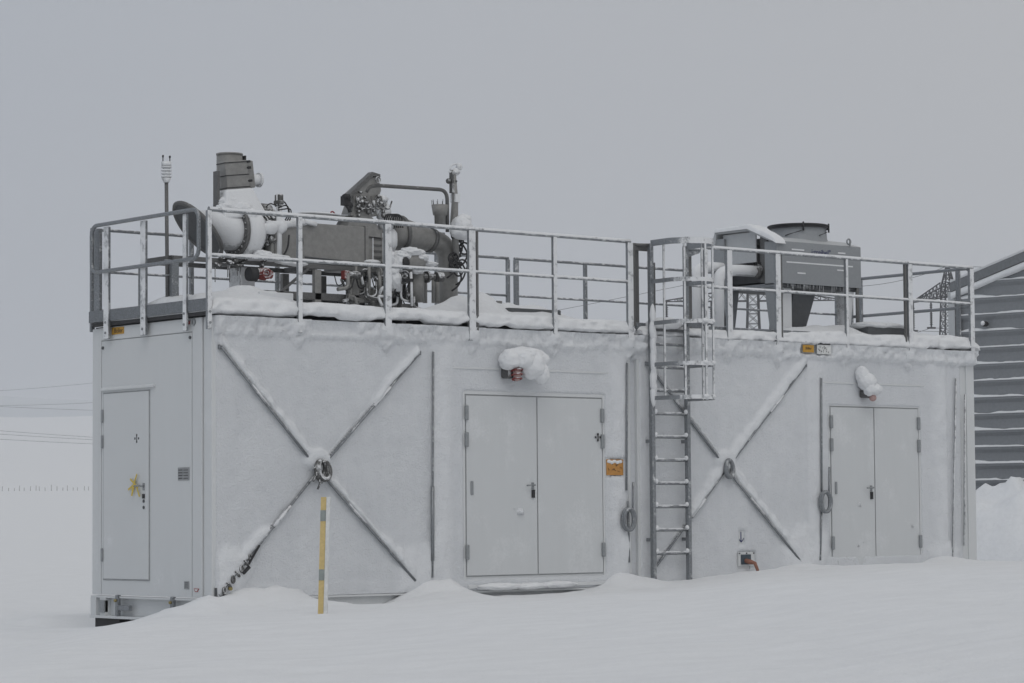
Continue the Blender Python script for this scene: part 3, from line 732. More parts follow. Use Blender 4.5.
end_rail(-.115, 1, 'looped end railing at the left end of the roof deck above the single door')
end_rail(12.46, -1, 'looped end railing at the right end of the roof deck beside the grey building')

# ------------------------------------------------------------------ caged ladder
lad = thing('caged_ladder', (6.6, -.12, .1), 'vertical steel ladder with a snow covered safety cage in the middle of the long wall', 'ladder')
XA, XB, YL = 6.315, 6.905, -.13
for x in (XA, XB):
    obj('stile', MB().box(x-.027, x+.027, YL-.03, YL+.03, .0, 4.17), 'galv2', lad, .006)
for k in range(14):
    z = .38+.284*k
    if z > 3.2: break
    obj('rung', MB().tube([(XA, YL, z), (XB, YL, z)], .017, 8), 'galv2', lad)
for z in (.55, 1.75, 2.7):
    for x in (XA, XB): obj('wall_bracket', MB().box(x-.015, x+.015, YL+.03, -.02, z-.02, z+.02), 'galv2', lad)
U = []
for k in range(21):
    a = PI*k/20; U.append((6.61-.315*math.cos(a), -.46-.33*math.sin(a)))
U = [(XA-.0, YL-.02), (XA-.01, -.30)]+U+[(XB+.02, -.30), (XB, YL-.02)]
def hoop(z, w, mat):
    mb = MB(); n = len(U); vs = []
    for i, (x, y) in enumerate(U):
        cx, cy = 6.61, -.4; d = Vector((x-cx, y-cy)); d.normalize()
        zz = z+.006*fbm(i*.4, z*3, 1)
        for (o, h) in ((0, -w/2), (.010, -w/2), (.010, w/2), (0, w/2)): vs.append((x+d.x*o, y+d.y*o, zz+h))
    fs = [(i*4+j, (i+1)*4+j, (i+1)*4+(j+1) % 4, i*4+(j+1) % 4) for i in range(n-1) for j in range(4)]+[(0, 1, 2, 3), ((n-1)*4+3, (n-1)*4+2, (n-1)*4+1, (n-1)*4)]
    mb.add(vs, fs); return obj('hoop', mb, mat, lad)
for z in (2.27, 2.68, 3.19, 3.70): hoop(z, .050, 'galv')
hoop(4.17, .075, 'galv')
for (x, y) in ((XA+.0, -.37), (6.375, -.67), (6.61, -.79), (6.85, -.665), (6.925, -.40)):
    obj('cage_bar', MB().box(x-.016, x+.016, y-.008, y+.006, 2.25, 4.18), 'galv', lad, .003)
# gate posts either side of the ladder opening, with the dark folded gate
gp = thing('ladder_gate', (6.2, .1, 3.1), 'dark steel gate frame with twin posts at the head of the ladder', 'gate')
for (x, y, w, z0) in ((6.10, -.05, .05, 3.15), (6.20, .0, .05, 3.15), (7.05, -.02, .07, 3.15), (7.13, .05, .06, 3.15), (7.30, -.07, .05, 3.1)):
    obj('post', MB().box(x-w/2, x+w/2, y-.02, y+.02, z0, 4.17), 'dsteel' if x < 7.2 else 'galv', gp, .004)
obj('rail', MB().tube([(6.10, -.03, 4.15), (6.31, -.13, 4.15)], .02, 8), 'dsteel', gp)
obj('hinge_plate', MB().box(6.09, 6.34, -.06, -.04, 4.08, 4.17), 'dsteel', gp)
obj('rail', MB().tube([(6.91, -.13, 4.15), (7.30, -.07, 4.15)], .022, 8), 'galv', gp)
obj('hinge_plate', MB().prism([(6.95, 4.17), (7.22, 4.17), (7.18, 4.10), (7.02, 4.05), (6.95, 4.06)], 'y', -.09, -.075), 'galv2', gp)
obj('rail', MB().tube([(6.91, -.13, 3.69), (7.30, -.07, 3.69)], .018, 8), 'galv', gp)
obj('post', MB().box(6.62, 6.70, .20, .24, 3.15, 3.98), 'dsteel', gp, .004)
obj('step', MB().box(6.33, 6.90, -.12, .05, 3.10, 3.13), 'darkgrey', gp)
# snow lumps hanging on the cage
def clump(parts, label, mat='snow', name='snow_clump', sub=3, amp=.10):
    mb = MB()
    for k, (c, r) in enumerate(parts): mb.lump(c, r, amp, 1.5, k*3.1+len(label), sub)
    return tag(obj(name, mb, mat, loc=parts[0][0]), label, 'snow')
hc = [((6.60+.31*math.cos(a), -.46-.33*math.sin(a), z), (.05, .035, .028)) for z in (2.28, 2.69, 3.20) for a in [PI*(.02+.16*k) for k in range(4)]]
hc += [((6.315+.01*math.sin(z*40), -.165, z), (.036+.008*math.sin(z*23), .04, .13)) for z in [2.3+.09*k for k in range(12)]]
clump(hc, 'rime and snow crusted on the lower hoops of the ladder cage', 'snow', 'cage_snow', 2, .25)['kind'] = 'stuff'
clump([((6.62, -.06, 3.20), (.27, .12, .085)), ((6.45, -.05, 3.18), (.14, .1, .07))], 'rounded pillow of snow on the top step of the ladder')
hc = []
for k in range(9):
    z = .38+.284*k
    hc += [((XA+.10+.06*q+rnd.uniform(-.01, .01), YL-.005, z+.018), (.045, .020, .010)) for q in range(8) if rnd.random() < .75]
    hc += [((XA+.04, YL-.02, z+.03), (.025, .03, .035)), ((XB-.045, YL-.02, z+.03), (.022, .03, .03))]
clump(hc, 'thin strips of snow lying on the ladder rungs', 'snow', 'rung_snow', 2)['kind'] = 'stuff'

# ------------------------------------------------------------------ lamps above the doors
def lamp(x, z, label):
    t = thing('wall_lamp', (x, 0, z), label, 'lamp', 'snow covered lamps over the doors')
    obj('housing', MB().box(x-.10, x+.07, -.16, -.02, z-.10, z+.05), 'iron', t, .02)
    mb = MB()
    for k in range(4): mb.ring((x+.0, -.20, z-.11+.05*k), (0, .2, 1), .065-.008*abs(k-1.5), .012, 18, 6)
    obj('guard', mb, 'red', t)
    obj('glass', MB().lump((x+.0, -.20, z-.04), (.05, .05, .10), .05, 1, 0, 2), 'lamp', t)
    return t
lamp(4.12, 2.56, 'lamp with reddish cage under a big snow cap above the near double doors')
clump([((4.26, -.17, 2.73), (.28, .15, .10)), ((4.04, -.17, 2.67), (.13, .13, .12)), ((4.34, -.22, 2.62), (.17, .13, .17)), ((4.47, -.22, 2.52), (.10, .11, .13)), ((4.50, -.15, 2.68), (.13, .12, .11)), ((4.20, -.24, 2.68), (.13, .11, .12))],
      'big drooping cap of snow on the lamp above the near double doors', sub=4, amp=.16)
t = thing('wall_lamp', (10.2, 0, 2.45), 'wall lamp almost buried in snow above the far double doors', 'lamp', 'snow covered lamps over the doors')
obj('housing', MB().box(10.10, 10.26, -.16, -.02, 2.36, 2.46), 'iron', t, .02); obj('glass', MB().lump((10.2, -.17, 2.36), (.05, .05, .05), .05, 1, 0, 2), 'lamp', t)
clump([((10.08, -.10, 2.66), (.09, .09, .12)), ((10.14, -.13, 2.57), (.13, .12, .12)), ((10.22, -.16, 2.47), (.13, .12, .08)), ((10.14, -.17, 2.48), (.08, .08, .10))], 'small wedge of snow on the lamp above the far double doors', sub=4, amp=.12)

# ------------------------------------------------------------------ weather mast
ms = thing('weather_mast', (.03, .8, 3.3), 'slim weather mast with a finned white sensor on the left of the roof', 'mast')
b0 = P(167.5, 297, 1.0); tp = P(166.4, 180, 1.0)
obj('pole', MB().tube([b0-Vector((0, 0, .2)), tp], .021, 10), 'dsteel', ms)
mb = MB(); zt = tp.z
mb.tube([(tp.x, 1., zt-.03), (tp.x, 1., zt+.02)], [.03, .055], 14)
for k in range(4): mb.tube([(tp.x, 1., zt+.03+.035*k), (tp.x, 1., zt+.045+.035*k)], .058, 14)
mb.tube([(tp.x, 1., zt+.02), (tp.x, 1., zt+.16)], .04, 12); mb.tube([(tp.x, 1., zt+.155), (tp.x, 1., zt+.205)], .055, 14)
obj('sensor', mb, 'white', ms)
mb = MB()
for dx in (-.045, .045): mb.tube([(tp.x+dx, 1., zt+.2), (tp.x+dx, 1., zt+.27)], .006, 6); mb.tube([(tp.x+dx, 1., zt+.25), (tp.x+dx, 1., zt+.275)], .011, 6)
obj('prong', mb, 'dark', ms)
obj('foot_bracket', MB().box(b0.x+.03, b0.x+.10, .97, 1.03, 3.2, 3.72), 'galv2', ms, .004)
mb = MB()
for z in (3.72, 3.55): mb.ring((b0.x, 1, z), (0, 0, 1), .03, .008, 12, 6)
obj('clamp', mb, 'hinge', ms)

# ------------------------------------------------------------------ exhaust and heat-recovery plant on the near container
YE = 1.2
def E(px, py, y=YE): return P(px, py, y)
# steel skid under the plant
sk = thing('support_frame', (1.8, 1.2, 3.2), 'low grey steel frame carrying the exhaust duct over the near container roof', 'frame')
for y in (.95, 1.6):
    a = P(172, 263, .95); obj('beam', MB().beam((.12, y, 3.745), (3.35, y, 3.745), .05, .05), 'dsteel', sk, .003)
    obj('beam', MB().beam((1.15, y, 3.40), (3.3, y, 3.40), .06, .08), 'dsteel', sk, .003)
    for x in (.14, 2.08, 2.62, 3.2): obj('leg', MB().box(x-.045, x+.045, y-.03, y+.03, 3.15, 3.71), 'ss' if x > 1 else 'galv2', sk, .003)
for x in (.14, 1.0, 2.08, 3.2): obj('cross_beam', MB().beam((x, .975, 3.745), (x, 1.575, 3.745), .05, .06), 'dsteel', sk)
mb = MB()
for k in range(16):
    y = .93+.012*k; mb.tube([(1.7+rnd.random()*.3, y, 3.80+rnd.random()*.05), (2.4, y, 3.81+rnd.random()*.05), (3.1, y+.05, 3.80+rnd.random()*.04)], .010, 5)
obj('cable_bundle', mb, 'darkgrey', sk)
obj('brace', MB().beam((1.95, .93, 3.72), (1.55, .93, 3.42), .02, .03), 'dsteel', sk)

ex = thing('exhaust_silencer', (1.0, 1.2, 3.78), 'big silver exhaust pipe with a slanted open mouth and a boxed stack, plastered with snow', 'exhaust')
zc, xc = E(225, 231).z, E(198, 229).x; R = .215; n = 40
tdir = Vector((.68, 0, -.733)); mb = MB(); vs = []
for k in range(n):
    a = 2*PI*k/n; dy = R*math.cos(a); dz = R*math.sin(a)
    x = xc-dz*(.68/.733); vs.append((x, YE+dy, zc+dz))
vs += [(1.15, YE+R*math.cos(2*PI*k/n), zc+R*math.sin(2*PI*k/n)) for k in range(n)]
r2 = R-.012
vs += [(xc-r2*math.sin(2*PI*k/n)*(.68/.733)+.004, YE+r2*math.cos(2*PI*k/n), zc+r2*math.sin(2*PI*k/n)) for k in range(n)]
vs += [(1.5, YE+r2*math.cos(2*PI*k/n), zc+r2*math.sin(2*PI*k/n)) for k in range(n)]
fs = []
for k in range(n):
    q = (k+1) % n; fs += [(k, q, n+q, n+k), (2*n+k, 3*n+k, 3*n+q, 2*n+q), (k, 2*n+k, 2*n+q, q)]
mb.add(vs, fs, True); obj('outlet_pipe', mb, 'white', ex)
# slanted collar round the mouth
col = MB(); pts = []
for k in range(n):
    a = 2*PI*k/n; pts.append(Vector((xc, YE, zc))+tdir*(-(R+.065)/.733*math.sin(a))*1.0+Vector((0, (R+.065)*math.cos(a), 0)))
col.tube(pts, .026, 6, closed=True); obj('mouth_collar', col, 'dsteel', ex)
mb = MB().add([Vector((xc-.012, YE, zc))+tdir*(-(R+.05)/.733*math.sin(2*PI*k/n))+Vector((0, (R+.05)*math.cos(2*PI*k/n), 0)) for k in range(n)], [list(range(n))])
obj('mouth_shade_disc', mb, 'darkgrey', ex)  # dark disc painted in place of the shade inside the pipe
obj('flange', MB().tube([(1.10, YE, zc), (1.14, YE, zc)], .285, 36), 'dsteel', ex)
mb = MB()
for k in range(22):
    a = 2*PI*k/22; mb.tube([(1.085, YE+.25*math.cos(a), zc+.25*math.sin(a)), (1.16, YE+.25*math.cos(a), zc+.25*math.sin(a))], .016, 6)
obj('flange_bolt', mb, 'iron', ex)
obj('drum', MB().tube([(1.142, YE, zc), (1.18, YE, zc), (1.32, YE, zc), (1.42, YE, zc)], [.27, .315, .305, .21], 24), 'white', ex)
mb = MB().tube([(1.42, YE, zc), (1.60, YE, zc)], .19, 20); rr = random.Random(8)
for k in range(3): mb.tube([(1.44+.05*k, YE, zc), (1.46+.05*k, YE, zc)], .23, 20)
for k in range(14): mb.lump((rr.uniform(1.38, 1.62), YE-.22+rr.uniform(-.04, .04), zc+rr.uniform(-.2, .2)), (rr.uniform(.02, .05), .04, rr.uniform(.02, .05)), .3, 2, k, 1)
obj('expansion_joint', mb, 'iron', ex)
# neck and boxed stack, leaning a little
c = Vector((1.10, YE, 4.5))
rot = Matrix.Translation(c) @ Matrix.Rotation(math.radians(7), 4, 'Y').inverted() @ Matrix.Rotation(math.radians(-6), 4, 'Z') @ Matrix.Translation(-c)
def frustum(mb, x0, x1, y0, y1, z0, X0, X1, Y0, Y1, z1, mt=None):
    vs = [Vector(v) for v in ((x0, y0, z0), (x1, y0, z0), (x1, y1, z0), (x0, y1, z0), (X0, Y0, z1), (X1, Y0, z1), (X1, Y1, z1), (X0, Y1, z1))]
    if mt: vs = [mt @ v for v in vs]
    return mb.add(vs, [(3, 2, 1, 0), (4, 5, 6, 7), (0, 1, 5, 4), (1, 2, 6, 5), (2, 3, 7, 6), (3, 0, 4, 7)])
obj('neck', frustum(MB(), .84, 1.42, 1.0, 1.42, 4.26, .95, 1.30, 1.08, 1.33, 4.60, rot), 'white', ex, .03)
bx = obj('stack_box', MB().box(.98, 1.27, 1.10, 1.30, 4.60, 4.92, rot), 'ss', ex, .008)
mb = MB()
for z in (4.615, 4.755, 4.90): mb.box(.975, 1.275, 1.095, 1.305, z-.005, z+.005, rot)
for z in (4.68, 4.83, 4.9): mb.tube([rot @ Vector((1.26, 1.11, z)), rot @ Vector((1.30, 1.08, z))], .014, 6)
obj('box_seam', mb, 'dark', bx)
mb = MB().box(1.272, 1.36, 1.13, 1.28, 4.60, 4.91, rot); obj('side_plate', mb, 'ss', ex, .01)
mb = MB().tube([(1.23, 1.48, 4.40), (1.23, 1.48, 5.03)], .15, 28, caps=True); mb.tube([(1.23, 1.48, 5.03), (1.23, 1.48, 5.05)], .155, 28); obj('stack_pipe', mb, 'ss', ex)
mb = MB().box(1.375, 1.395, 1.38, 1.5, 4.80, 5.03); obj('stack_fin', mb, 'dark', ex)
mb = MB().box(.845, .88, 1.15, 1.24, 4.38, 4.79); obj('side_fin', mb, 'dsteel', ex, .004)
a, b = E(249, 180), E(259, 180); mb = MB().tube([a, b], .065, 16); mb.tube([b-Vector((.012, 0, 0)), b+Vector((.012, 0, 0))], .085, 16); obj('nozzle', mb, 'white', ex)
a = E(262, 212); mb = MB().tube([a+Vector((-.04, 0, 0)), a+Vector((.09, 0, 0))], .10, 18); mb.lump(a+Vector((.12, 0, -.02)), (.07, .07, .08), .2, 2, 1, 2); obj('blower', mb, 'iron', ex)
# support column and actuators below the pipe
obj('support_column', MB().box(1.10, 1.29, 1.05, 1.3, 3.2, 3.70), 'white', ex, .01)
a = E(263, 274, .85); mb = MB().tube([a+Vector((-.10, 0, 0)), a+Vector((.02, 0, 0))], [.06, .075], 12); mb.tube([a+Vector((.02, 0, .0)), a+Vector((.11, 0, .0))], .05, 10); mb.ring(a+Vector((0, -.08, 0)), (0, 1, 0), .05, .015, 16, 6); obj('actuator', mb, 'red', ex)
mb = MB().tube([a+Vector((-.20, 0, -.01)), a+Vector((-.10, 0, -.01))], .08, 14); obj('valve', mb, 'dark', ex)
mb = MB()
for k in range(26):
    px = rnd.uniform(215, 268); py = rnd.uniform(256, 266); a = E(px, py, .9); mb.lump(a, (rnd.uniform(.02, .06), .05, rnd.uniform(.01, .03)), .3, 3, k, 1)
    if k % 3 == 0: mb.tube([a, a-Vector((0, 0, rnd.uniform(.08, .25)))], .006, 5)
obj('drip_fittings', mb, 'iron', ex)

# instrument tree beside the duct
it = thing('valve_tree', (1.75, .95, 3.8), 'snow clad valve tree with black wires standing in front of the duct', 'valves')
a = E(279, 205, .95)
mb = MB().tube([E(279, 194, .95), E(279, 262, .95)], .035, 12); mb.tube([E(266, 226, .95), E(295, 223, .95)], .05, 12); mb.lump(E(270, 228, .95), (.10, .08, .08), .3, 2, 2, 2); mb.lump(E(281, 227, .95), (.08, .07, .09), .3, 2, 5, 2); mb.lump(E(298, 222, .95), (.16, .06, .045), .2, 2, 9, 2)
obj('pipe', mb, 'white', it)
mb = MB().box(a.x-.03, a.x+.03, .90, 1.0, a.z-.02, a.z+.12); mb.box(a.x-.045, a.x+.03, .88, 1.0, a.z+.01, a.z+.05); obj('transmitter', mb, 'iron', it, .01)
mb = MB()
for dx in (0, 4, 8):
    mb.tube(arc([E(278, 206+dx*.5, .92), E(284+dx, 200+dx, .92), E(290, 212+dx, .92), E(284+dx*.5, 222, .92)], .08), .008, 6)
mb.tube(arc([E(289, 235, .9), E(288, 248, .9), E(283, 256, .9), E(278, 262, .9)], .06), .011, 6); mb.tube(arc([E(277, 206, .9), E(270, 203, .9), E(266, 207, .9)], .03), .007, 6)
mb.tube(arc([E(302, 232, .9), E(303, 243, .9), E(301, 254, .9)], .03), .007, 6)
obj('wire', mb, 'black', it)

# rectangular duct
du = thing('exhaust_duct', (2.2, 1.2, 3.8), 'long dull grey rectangular duct between the exhaust drum and the upright unit', 'duct')
dt = obj('duct_body', MB().box(E(271, 0, .95).x, E(368, 0, .95).x, .95, 1.42, 3.81, 4.25), 'ss', du, .01)
mb = MB()
for x in (E(274, 0, .95).x, E(364, 0, .95).x): mb.box(x-.006, x+.006, .943, 1.426, 3.805, 4.256)
obj('duct_joint', mb, 'dsteel', dt)
mb = MB(); mb.box(E(271, 0, .95).x, E(368, 0, .95).x, .94, .96, 3.80, 3.815); obj('duct_edge', mb, 'dsteel', dt)
obj('lifting_ring', MB().ring(E(332.5, 214, 1.2), (0, 1, 0), .028, .009, 16, 6), 'redc', du)
obj('pipe', MB().tube([E(300, 222, 1.0)+Vector((0, -.08, 0)), E(312, 225, 1.0)+Vector((0, -.08, 0))], .03, 8), 'white', du)

# upright unit with slanting hood
un = thing('heat_exchanger', (3.0, 1.3, 3.2), 'upright grey unit with a slanting lid on top at the end of the duct', 'machine')
x0 = E(344, 240, 1.0).x; x1 = E(376, 240, 1.0).x
obj('casing', MB().box(x0+.03, x1+.10, 1.0, 1.45, 3.74, 4.24), 'ss', un, .01)
prof = [(x0+.02, 4.14)]+[(x0+.02+(x1+.12-x0-.02)*k/10, 4.14+.30*math.sin(PI*min(1, (k/10)*1.1+.02))**.6) for k in range(0, 11)]+[(x1+.12, 4.14)]
obj('arched_cover', MB().prism(prof, 'y', .98, 1.25), 'ss', un, .01)
mb = MB()
for k in range(9): mb.box(x1-.04, x1+.08, .988, .998, 3.55+.07*k, 3.57+.07*k)
obj('louvre', mb, 'dsteel', un)
mb = MB().box(x1-.06, x1-.048, .985, 1.0, 3.74, 4.2); mb.box(x1+.09, x1+.10, .985, 1.0, 3.74, 4.2); obj('casing_edge', mb, 'white', un)
A, B = E(348, 194, 1.0), E(371, 174.5, 1.0); Cc = E(379, 174.5, 1.0)
mb = MB().prism([(A.x, A.z), (B.x, B.z+.03), (Cc.x, Cc.z), (Cc.x, Cc.z-.035), (B.x+.02, B.z-.02), (A.x+.02, A.z-.05)], 'y', .97, 1.06); obj('lid', mb, 'dsteel', un, .004)
pl = [E(352, 194, 1.0), E(371, 177, 1.0), E(378, 177, 1.0), E(381, 190, 1.0), E(377, 202, 1.0), E(378, 216, 1.0), E(350, 216, 1.0), E(354, 204, 1.0)]
obj('hood', MB().prism([(p.x, p.z) for p in pl], 'y', .99, 1.2), 'ss', un, .008)
a = E(348, 201, .97); mb = MB().box(a.x-.05, a.x+.04, .97, 1.05, a.z-.05, a.z+.06); mb.lump(a+Vector((.03, .02, -.05)), (.045, .05, .05), .3, 3, 8, 2); mb.lump(a+Vector((-.02, .02, .05)), (.04, .05, .04), .3, 3, 5, 2); mb.tube([a+Vector((0, 0, -.06)), a+Vector((.03, 0, -.13))], .022, 8); obj('motor', mb, 'black', un)
mb = MB(); rr = random.Random(11)
for k in range(26):
    a = E(rr.uniform(356, 384), rr.uniform(192, 216), .95); mb.lump(a, (rr.uniform(.015, .045), .03, rr.uniform(.015, .04)), .3, 3, k, 1)
for k in range(6):
    a = E(356+5*k, 196, .94); mb.tube(arc([a, a+Vector((.03, 0, -.12)), a+Vector((.12, 0, -.16)), a+Vector((.16, 0, -.05))], .05), .010, 6)
mb.ring(E(378, 180, .95), (0, 1, 0), .035, .009, 14, 6)
obj('fittings', mb, 'iron', un)
mb = MB()
for (px, py, rx, rz) in ((380, 199, .10, .05), (374, 204, .08, .05), (384, 212, .10, .13), (386, 222, .10, .14), (371, 209, .03, .08), (376, 209, .025, .07), (392, 240, .06, .14), (395, 258, .07, .10)): mb.lump(E(px, py, 1.02), (rx, .08, rz), .25, 2, px, 2)
obj('rime', mb, 'snow', un)
mb = MB()
for k in range(5): 
    a = E(384+2*k, 222, .9); mb.tube(arc([a, a+Vector((.03, 0, .10)), a+Vector((.14, 0, .09)), a+Vector((.16, 0, -.06))], .06), .009, 6)
obj('wire', mb, 'black', un)
# slim pipe arch
ar = obj('vent_pipe', MB().tube(arc([E(366, 192, 1.0), E(369, 186.5, 1.0), E(378, 185.5, 1.0), E(447, 190, 1.0), E(447.5, 232, 1.0)], .12, 7), .023, 10), 'dsteel', loc=E(447, 232, 1.0))
tag(ar, 'thin pipe arching from the slanted hood over to the funnel', 'pipe')
# funnel
f0 = E(440, 226, 1.0); f1 = E(440, 205, 1.0)
fu = thing('funnel', f0, 'grey stepped funnel with spikes on its rim under the pipe arch', 'funnel')
mb = MB().tube([f0, f0.lerp(f1, .5), f0.lerp(f1, .52), f1], [.065, .07, .085, .105], 20); obj('cup', mb, 'ss', fu)
mb = MB()
for k in range(10):
    a = 2*PI*k/10; p0 = f1+Vector((.095*math.cos(a), .095*math.sin(a), 0)); mb.tube([p0, p0+Vector((.01*math.cos(a), .01*math.sin(a), .06))], .003, 4)
obj('bird_spike', mb, 'darkgrey', fu)
# sampling mast
m2 = thing('sampling_mast', E(456, 260, 1.0), 'knobbly grey mast with a camera-like head right of the funnel', 'mast')
obj('pole', MB().tube([E(457, 262, 1.), E(454, 222, 1.), E(455, 200, 1.), E(453, 170, 1.)], [.03, .05, .04, .032], 12), 'ss', m2)
mb = MB(); mb.lump(E(455, 172, 1.), (.065, .05, .045), .45, 3, 3, 3); mb.lump(E(459, 167, 1.), (.035, .04, .045), .35, 3, 6, 3); mb.tube([E(449, 172, 1.), E(457, 172, 1.)], .012, 6); mb.tube(arc([E(450, 170, 1.), E(451, 165, 1.), E(457, 164, 1.)], .05), .010, 6); mb.box(E(453, 0, 1.).x-.02, E(453, 0, 1.).x+.05, .95, 1.05, E(453, 199, 1.).z-.04, E(453, 199, 1.).z+.06)
obj('head', mb, 'white', m2)
mb = MB(); mb.lump(E(448.5, 181, 1.), (.035, .035, .035), .1, 2, 1, 2); mb.lump(E(456, 181, .97), (.015, .02, .02), .1, 2, 1, 2); mb.box(E(451, 0, 1.).x-.02, E(451, 0, 1.).x+.02, .97, 1.03, E(451, 193, 1.).z, E(451, 172, 1.).z); obj('detector', mb, 'iron', m2)
mb = MB(); rr = random.Random(21)
for (px, py) in ((458, 238), (463, 245), (461, 262), (452, 255), (457, 268)):
    a = E(px, py, .98); mb.tube(arc([a, a+Vector((.08, 0, -.10)), a+Vector((.02, 0, -.22)), a+Vector((-.08, 0, -.28))], .07), .011, 6); mb.ring(a+Vector((.02, 0, -.04)), (.2, 1, 0), rr.uniform(.05, .08), .011, 16, 6)
for k in range(16): mb.lump(E(rr.uniform(450, 462), rr.uniform(236, 270), 1.0), (rr.uniform(.02, .045), .03, rr.uniform(.02, .05)), .3, 3, k, 1)
obj('hose', mb, 'black', m2)
# bent flue pipe
fp = thing('flue_pipe', E(448, 300), 'thick dull steel pipe that tapers, bends and drops to the deck', 'pipe')
pts = [E(386, 233), E(400, 234), E(416, 237), E(431, 240.5)]+[E(431+17*math.sin(t), 258-17.5*math.cos(t)) for t in [PI/2*k/7 for k in range(1, 8)]]+[E(448.3, 280), E(448.6, 303)]
obj('pipe', MB().tube(pts, [.20, .20, .165, .13]+[.125]*7+[.115, .115], 22), 'ss', fp)
obj('pipe_collar', MB().tube([E(429, 240, YE), E(432, 241, YE)], .15, 22), 'dsteel', fp)
obj('pipe_collar', MB().tube([E(398, 234, YE), E(401, 234, YE)], .225, 22), 'dsteel', fp)
obj('stand', MB().box(pts[-1].x-.03, pts[-1].x+.03, 1.3, 1.36, 3.15, 4.3), 'galv2', fp)
# pump skid
ps = thing('pump_set', E(400, 300, .8), 'cluster of pumps, vessels and pipes in front of the upright unit, caked in snow', 'pump')
mb = MB().tube([E(398, 262, .85), E(402, 262, .85), E(418, 262, .85), E(424, 262, .85)], [.07, .12, .125, .06], 18)
obj('pump_body', mb, 'ss', ps)
mb = MB(); rr = random.Random(51)
for (px, py, rx, rz) in ((412, 252, .17, .055), (402, 256, .10, .06), (421, 258, .10, .05), (398, 263, .06, .10), (430, 264, .10, .03), (392, 268, .08, .12), (389, 258, .05, .12), (394, 280, .09, .10), (417, 270, .09, .05)):
    mb.lump(E(px, py, .80), (rx, .09, rz), .25, 2.2, px, 4)
obj('rime', mb, 'snow', ps)
mb = MB(); mb.lump(E(406, 263, .70), (.05, .03, .07), .3, 3, 1, 2); mb.box(E(403, 0, .7).x, E(411, 0, .7).x, .68, .74, E(0, 257, .7).z, E(0, 253.5, .7).z); obj('dial', mb, 'black', ps)
obj('vessel', MB().tube([E(416, 268, .9), E(416, 302, .9)], .10, 18), 'ss', ps); obj('vessel', MB().tube([E(394, 272, .9), E(394, 292, .9)], .10, 18), 'white', ps)
mb = MB().tube([E(421, 277, .85), E(434, 277, .85)], .04, 12); mb.tube([E(436, 277, .85), E(442, 277, .85)], .06, 14); mb.tube([E(426, 277, .85), E(428, 277, .85)], .07, 14); obj('motor', mb, 'iron', ps)
mb = MB()
for px, r_ in ((425, .028), (433, .018), (437, .03)): mb.tube([E(px, 280, 1.0), E(px, 303, 1.0)], r_, 10)
obj('pipe', mb, 'ss', ps)
mb = MB().ring(E(404, 277, .78), (.2, 1, 0), .07, .016, 20, 8); mb.ring(E(404, 277, .76), (.2, 1, 0), .025, .016, 14, 6)
for k in range(4): a = PI*k/4; mb.tube([E(404, 277, .77)+Vector((.07*math.cos(a), 0, .07*math.sin(a))), E(404, 277, .77)-Vector((.07*math.cos(a), 0, .07*math.sin(a)))], .008, 5)
obj('handwheel', mb, 'iron', ps)
obj('cabinet', MB().box(E(399, 0, .85).x, E(410, 0, .85).x, .83, .95, E(0, 296, .85).z, E(0, 282, .85).z), 'dsteel', ps, .01)
obj('cabinet', MB().box(E(369, 0, 1.).x, E(385, 0, 1.).x, .95, 1.1, E(0, 297, 1.).z, E(0, 268, 1.).z), 'ss', ps, .01)
rr = random.Random(33)
for nm, mt, cnt, r0, r1 in (('pipework', 'iron', 34, .008, .022), ('pipe_branch', 'ss', 22, .014, .030), ('cable', 'black', 16, .006, .010), ('frosted_pipe', 'white', 12, .012, .024)):
    mb = MB()
    for k in range(cnt):
        a = E(rr.uniform(346, 414), rr.uniform(268, 297), rr.uniform(.75, 1.15)); L = rr.uniform(.10, .32); sg = rr.choice((-1, 1))
        p = [a, a+Vector((sg*L*.5, 0, 0)), a+Vector((sg*L*.5, rr.uniform(-.1, .1), -L*.6))] if k % 2 else [a, a+Vector((0, 0, -L*.7)), a+Vector((sg*L*.6, 0, -L*.8))]
        if nm == 'cable': p = [a, a+Vector((.04*sg, 0, -.12)), a+Vector((.13*sg, 0, -.15)), a+Vector((.17*sg, 0, -.02))]
        r_ = rr.uniform(r0, r1); mb.tube(arc(p, .05, 4), r_, 7)
        if nm in ('pipework', 'pipe_branch') and k % 3 == 0: mb.tube([a-Vector((sg*.012, 0, 0)), a+Vector((sg*.012, 0, 0))], r_*2.1, 8)
        if nm == 'pipework' and k % 4 == 1: mb.lump(a, (rr.uniform(.03, .05), .04, rr.uniform(.03, .06)), .3, 3, k, 2)
        if nm == 'frosted_pipe': obj(nm, mb, mt, ps); mb = MB()
    if mb.v: obj(nm, mb, mt, ps)
a = E(345, 275, .85); mb = MB().box(a.x-.04, a.x+.03, .8, .88, a.z-.05, a.z+.05); obj('junction_box', mb, 'red', ps, .01)
obj('valve', MB().tube([a+Vector((.04, 0, 0)), a+Vector((.20, 0, 0))], .045, 12), 'iron', ps)
mb = MB(); mb.tube([E(369, 262, .9), E(369, 300, .9)], .022, 10); mb.tube([E(355, 266, .95), E(355, 300, .95)], .03, 10); mb.tube([E(348, 266, .95), E(348, 300, .95)], .025, 10); mb.tube([E(381, 268, .9), E(380, 300, .9)], .022, 10); obj('stand_pipe', mb, 'ss', ps)
obj('pipe', MB().tube([E(411, 272, .7), E(412, 306, .7)], .016, 8), 'white', ps)

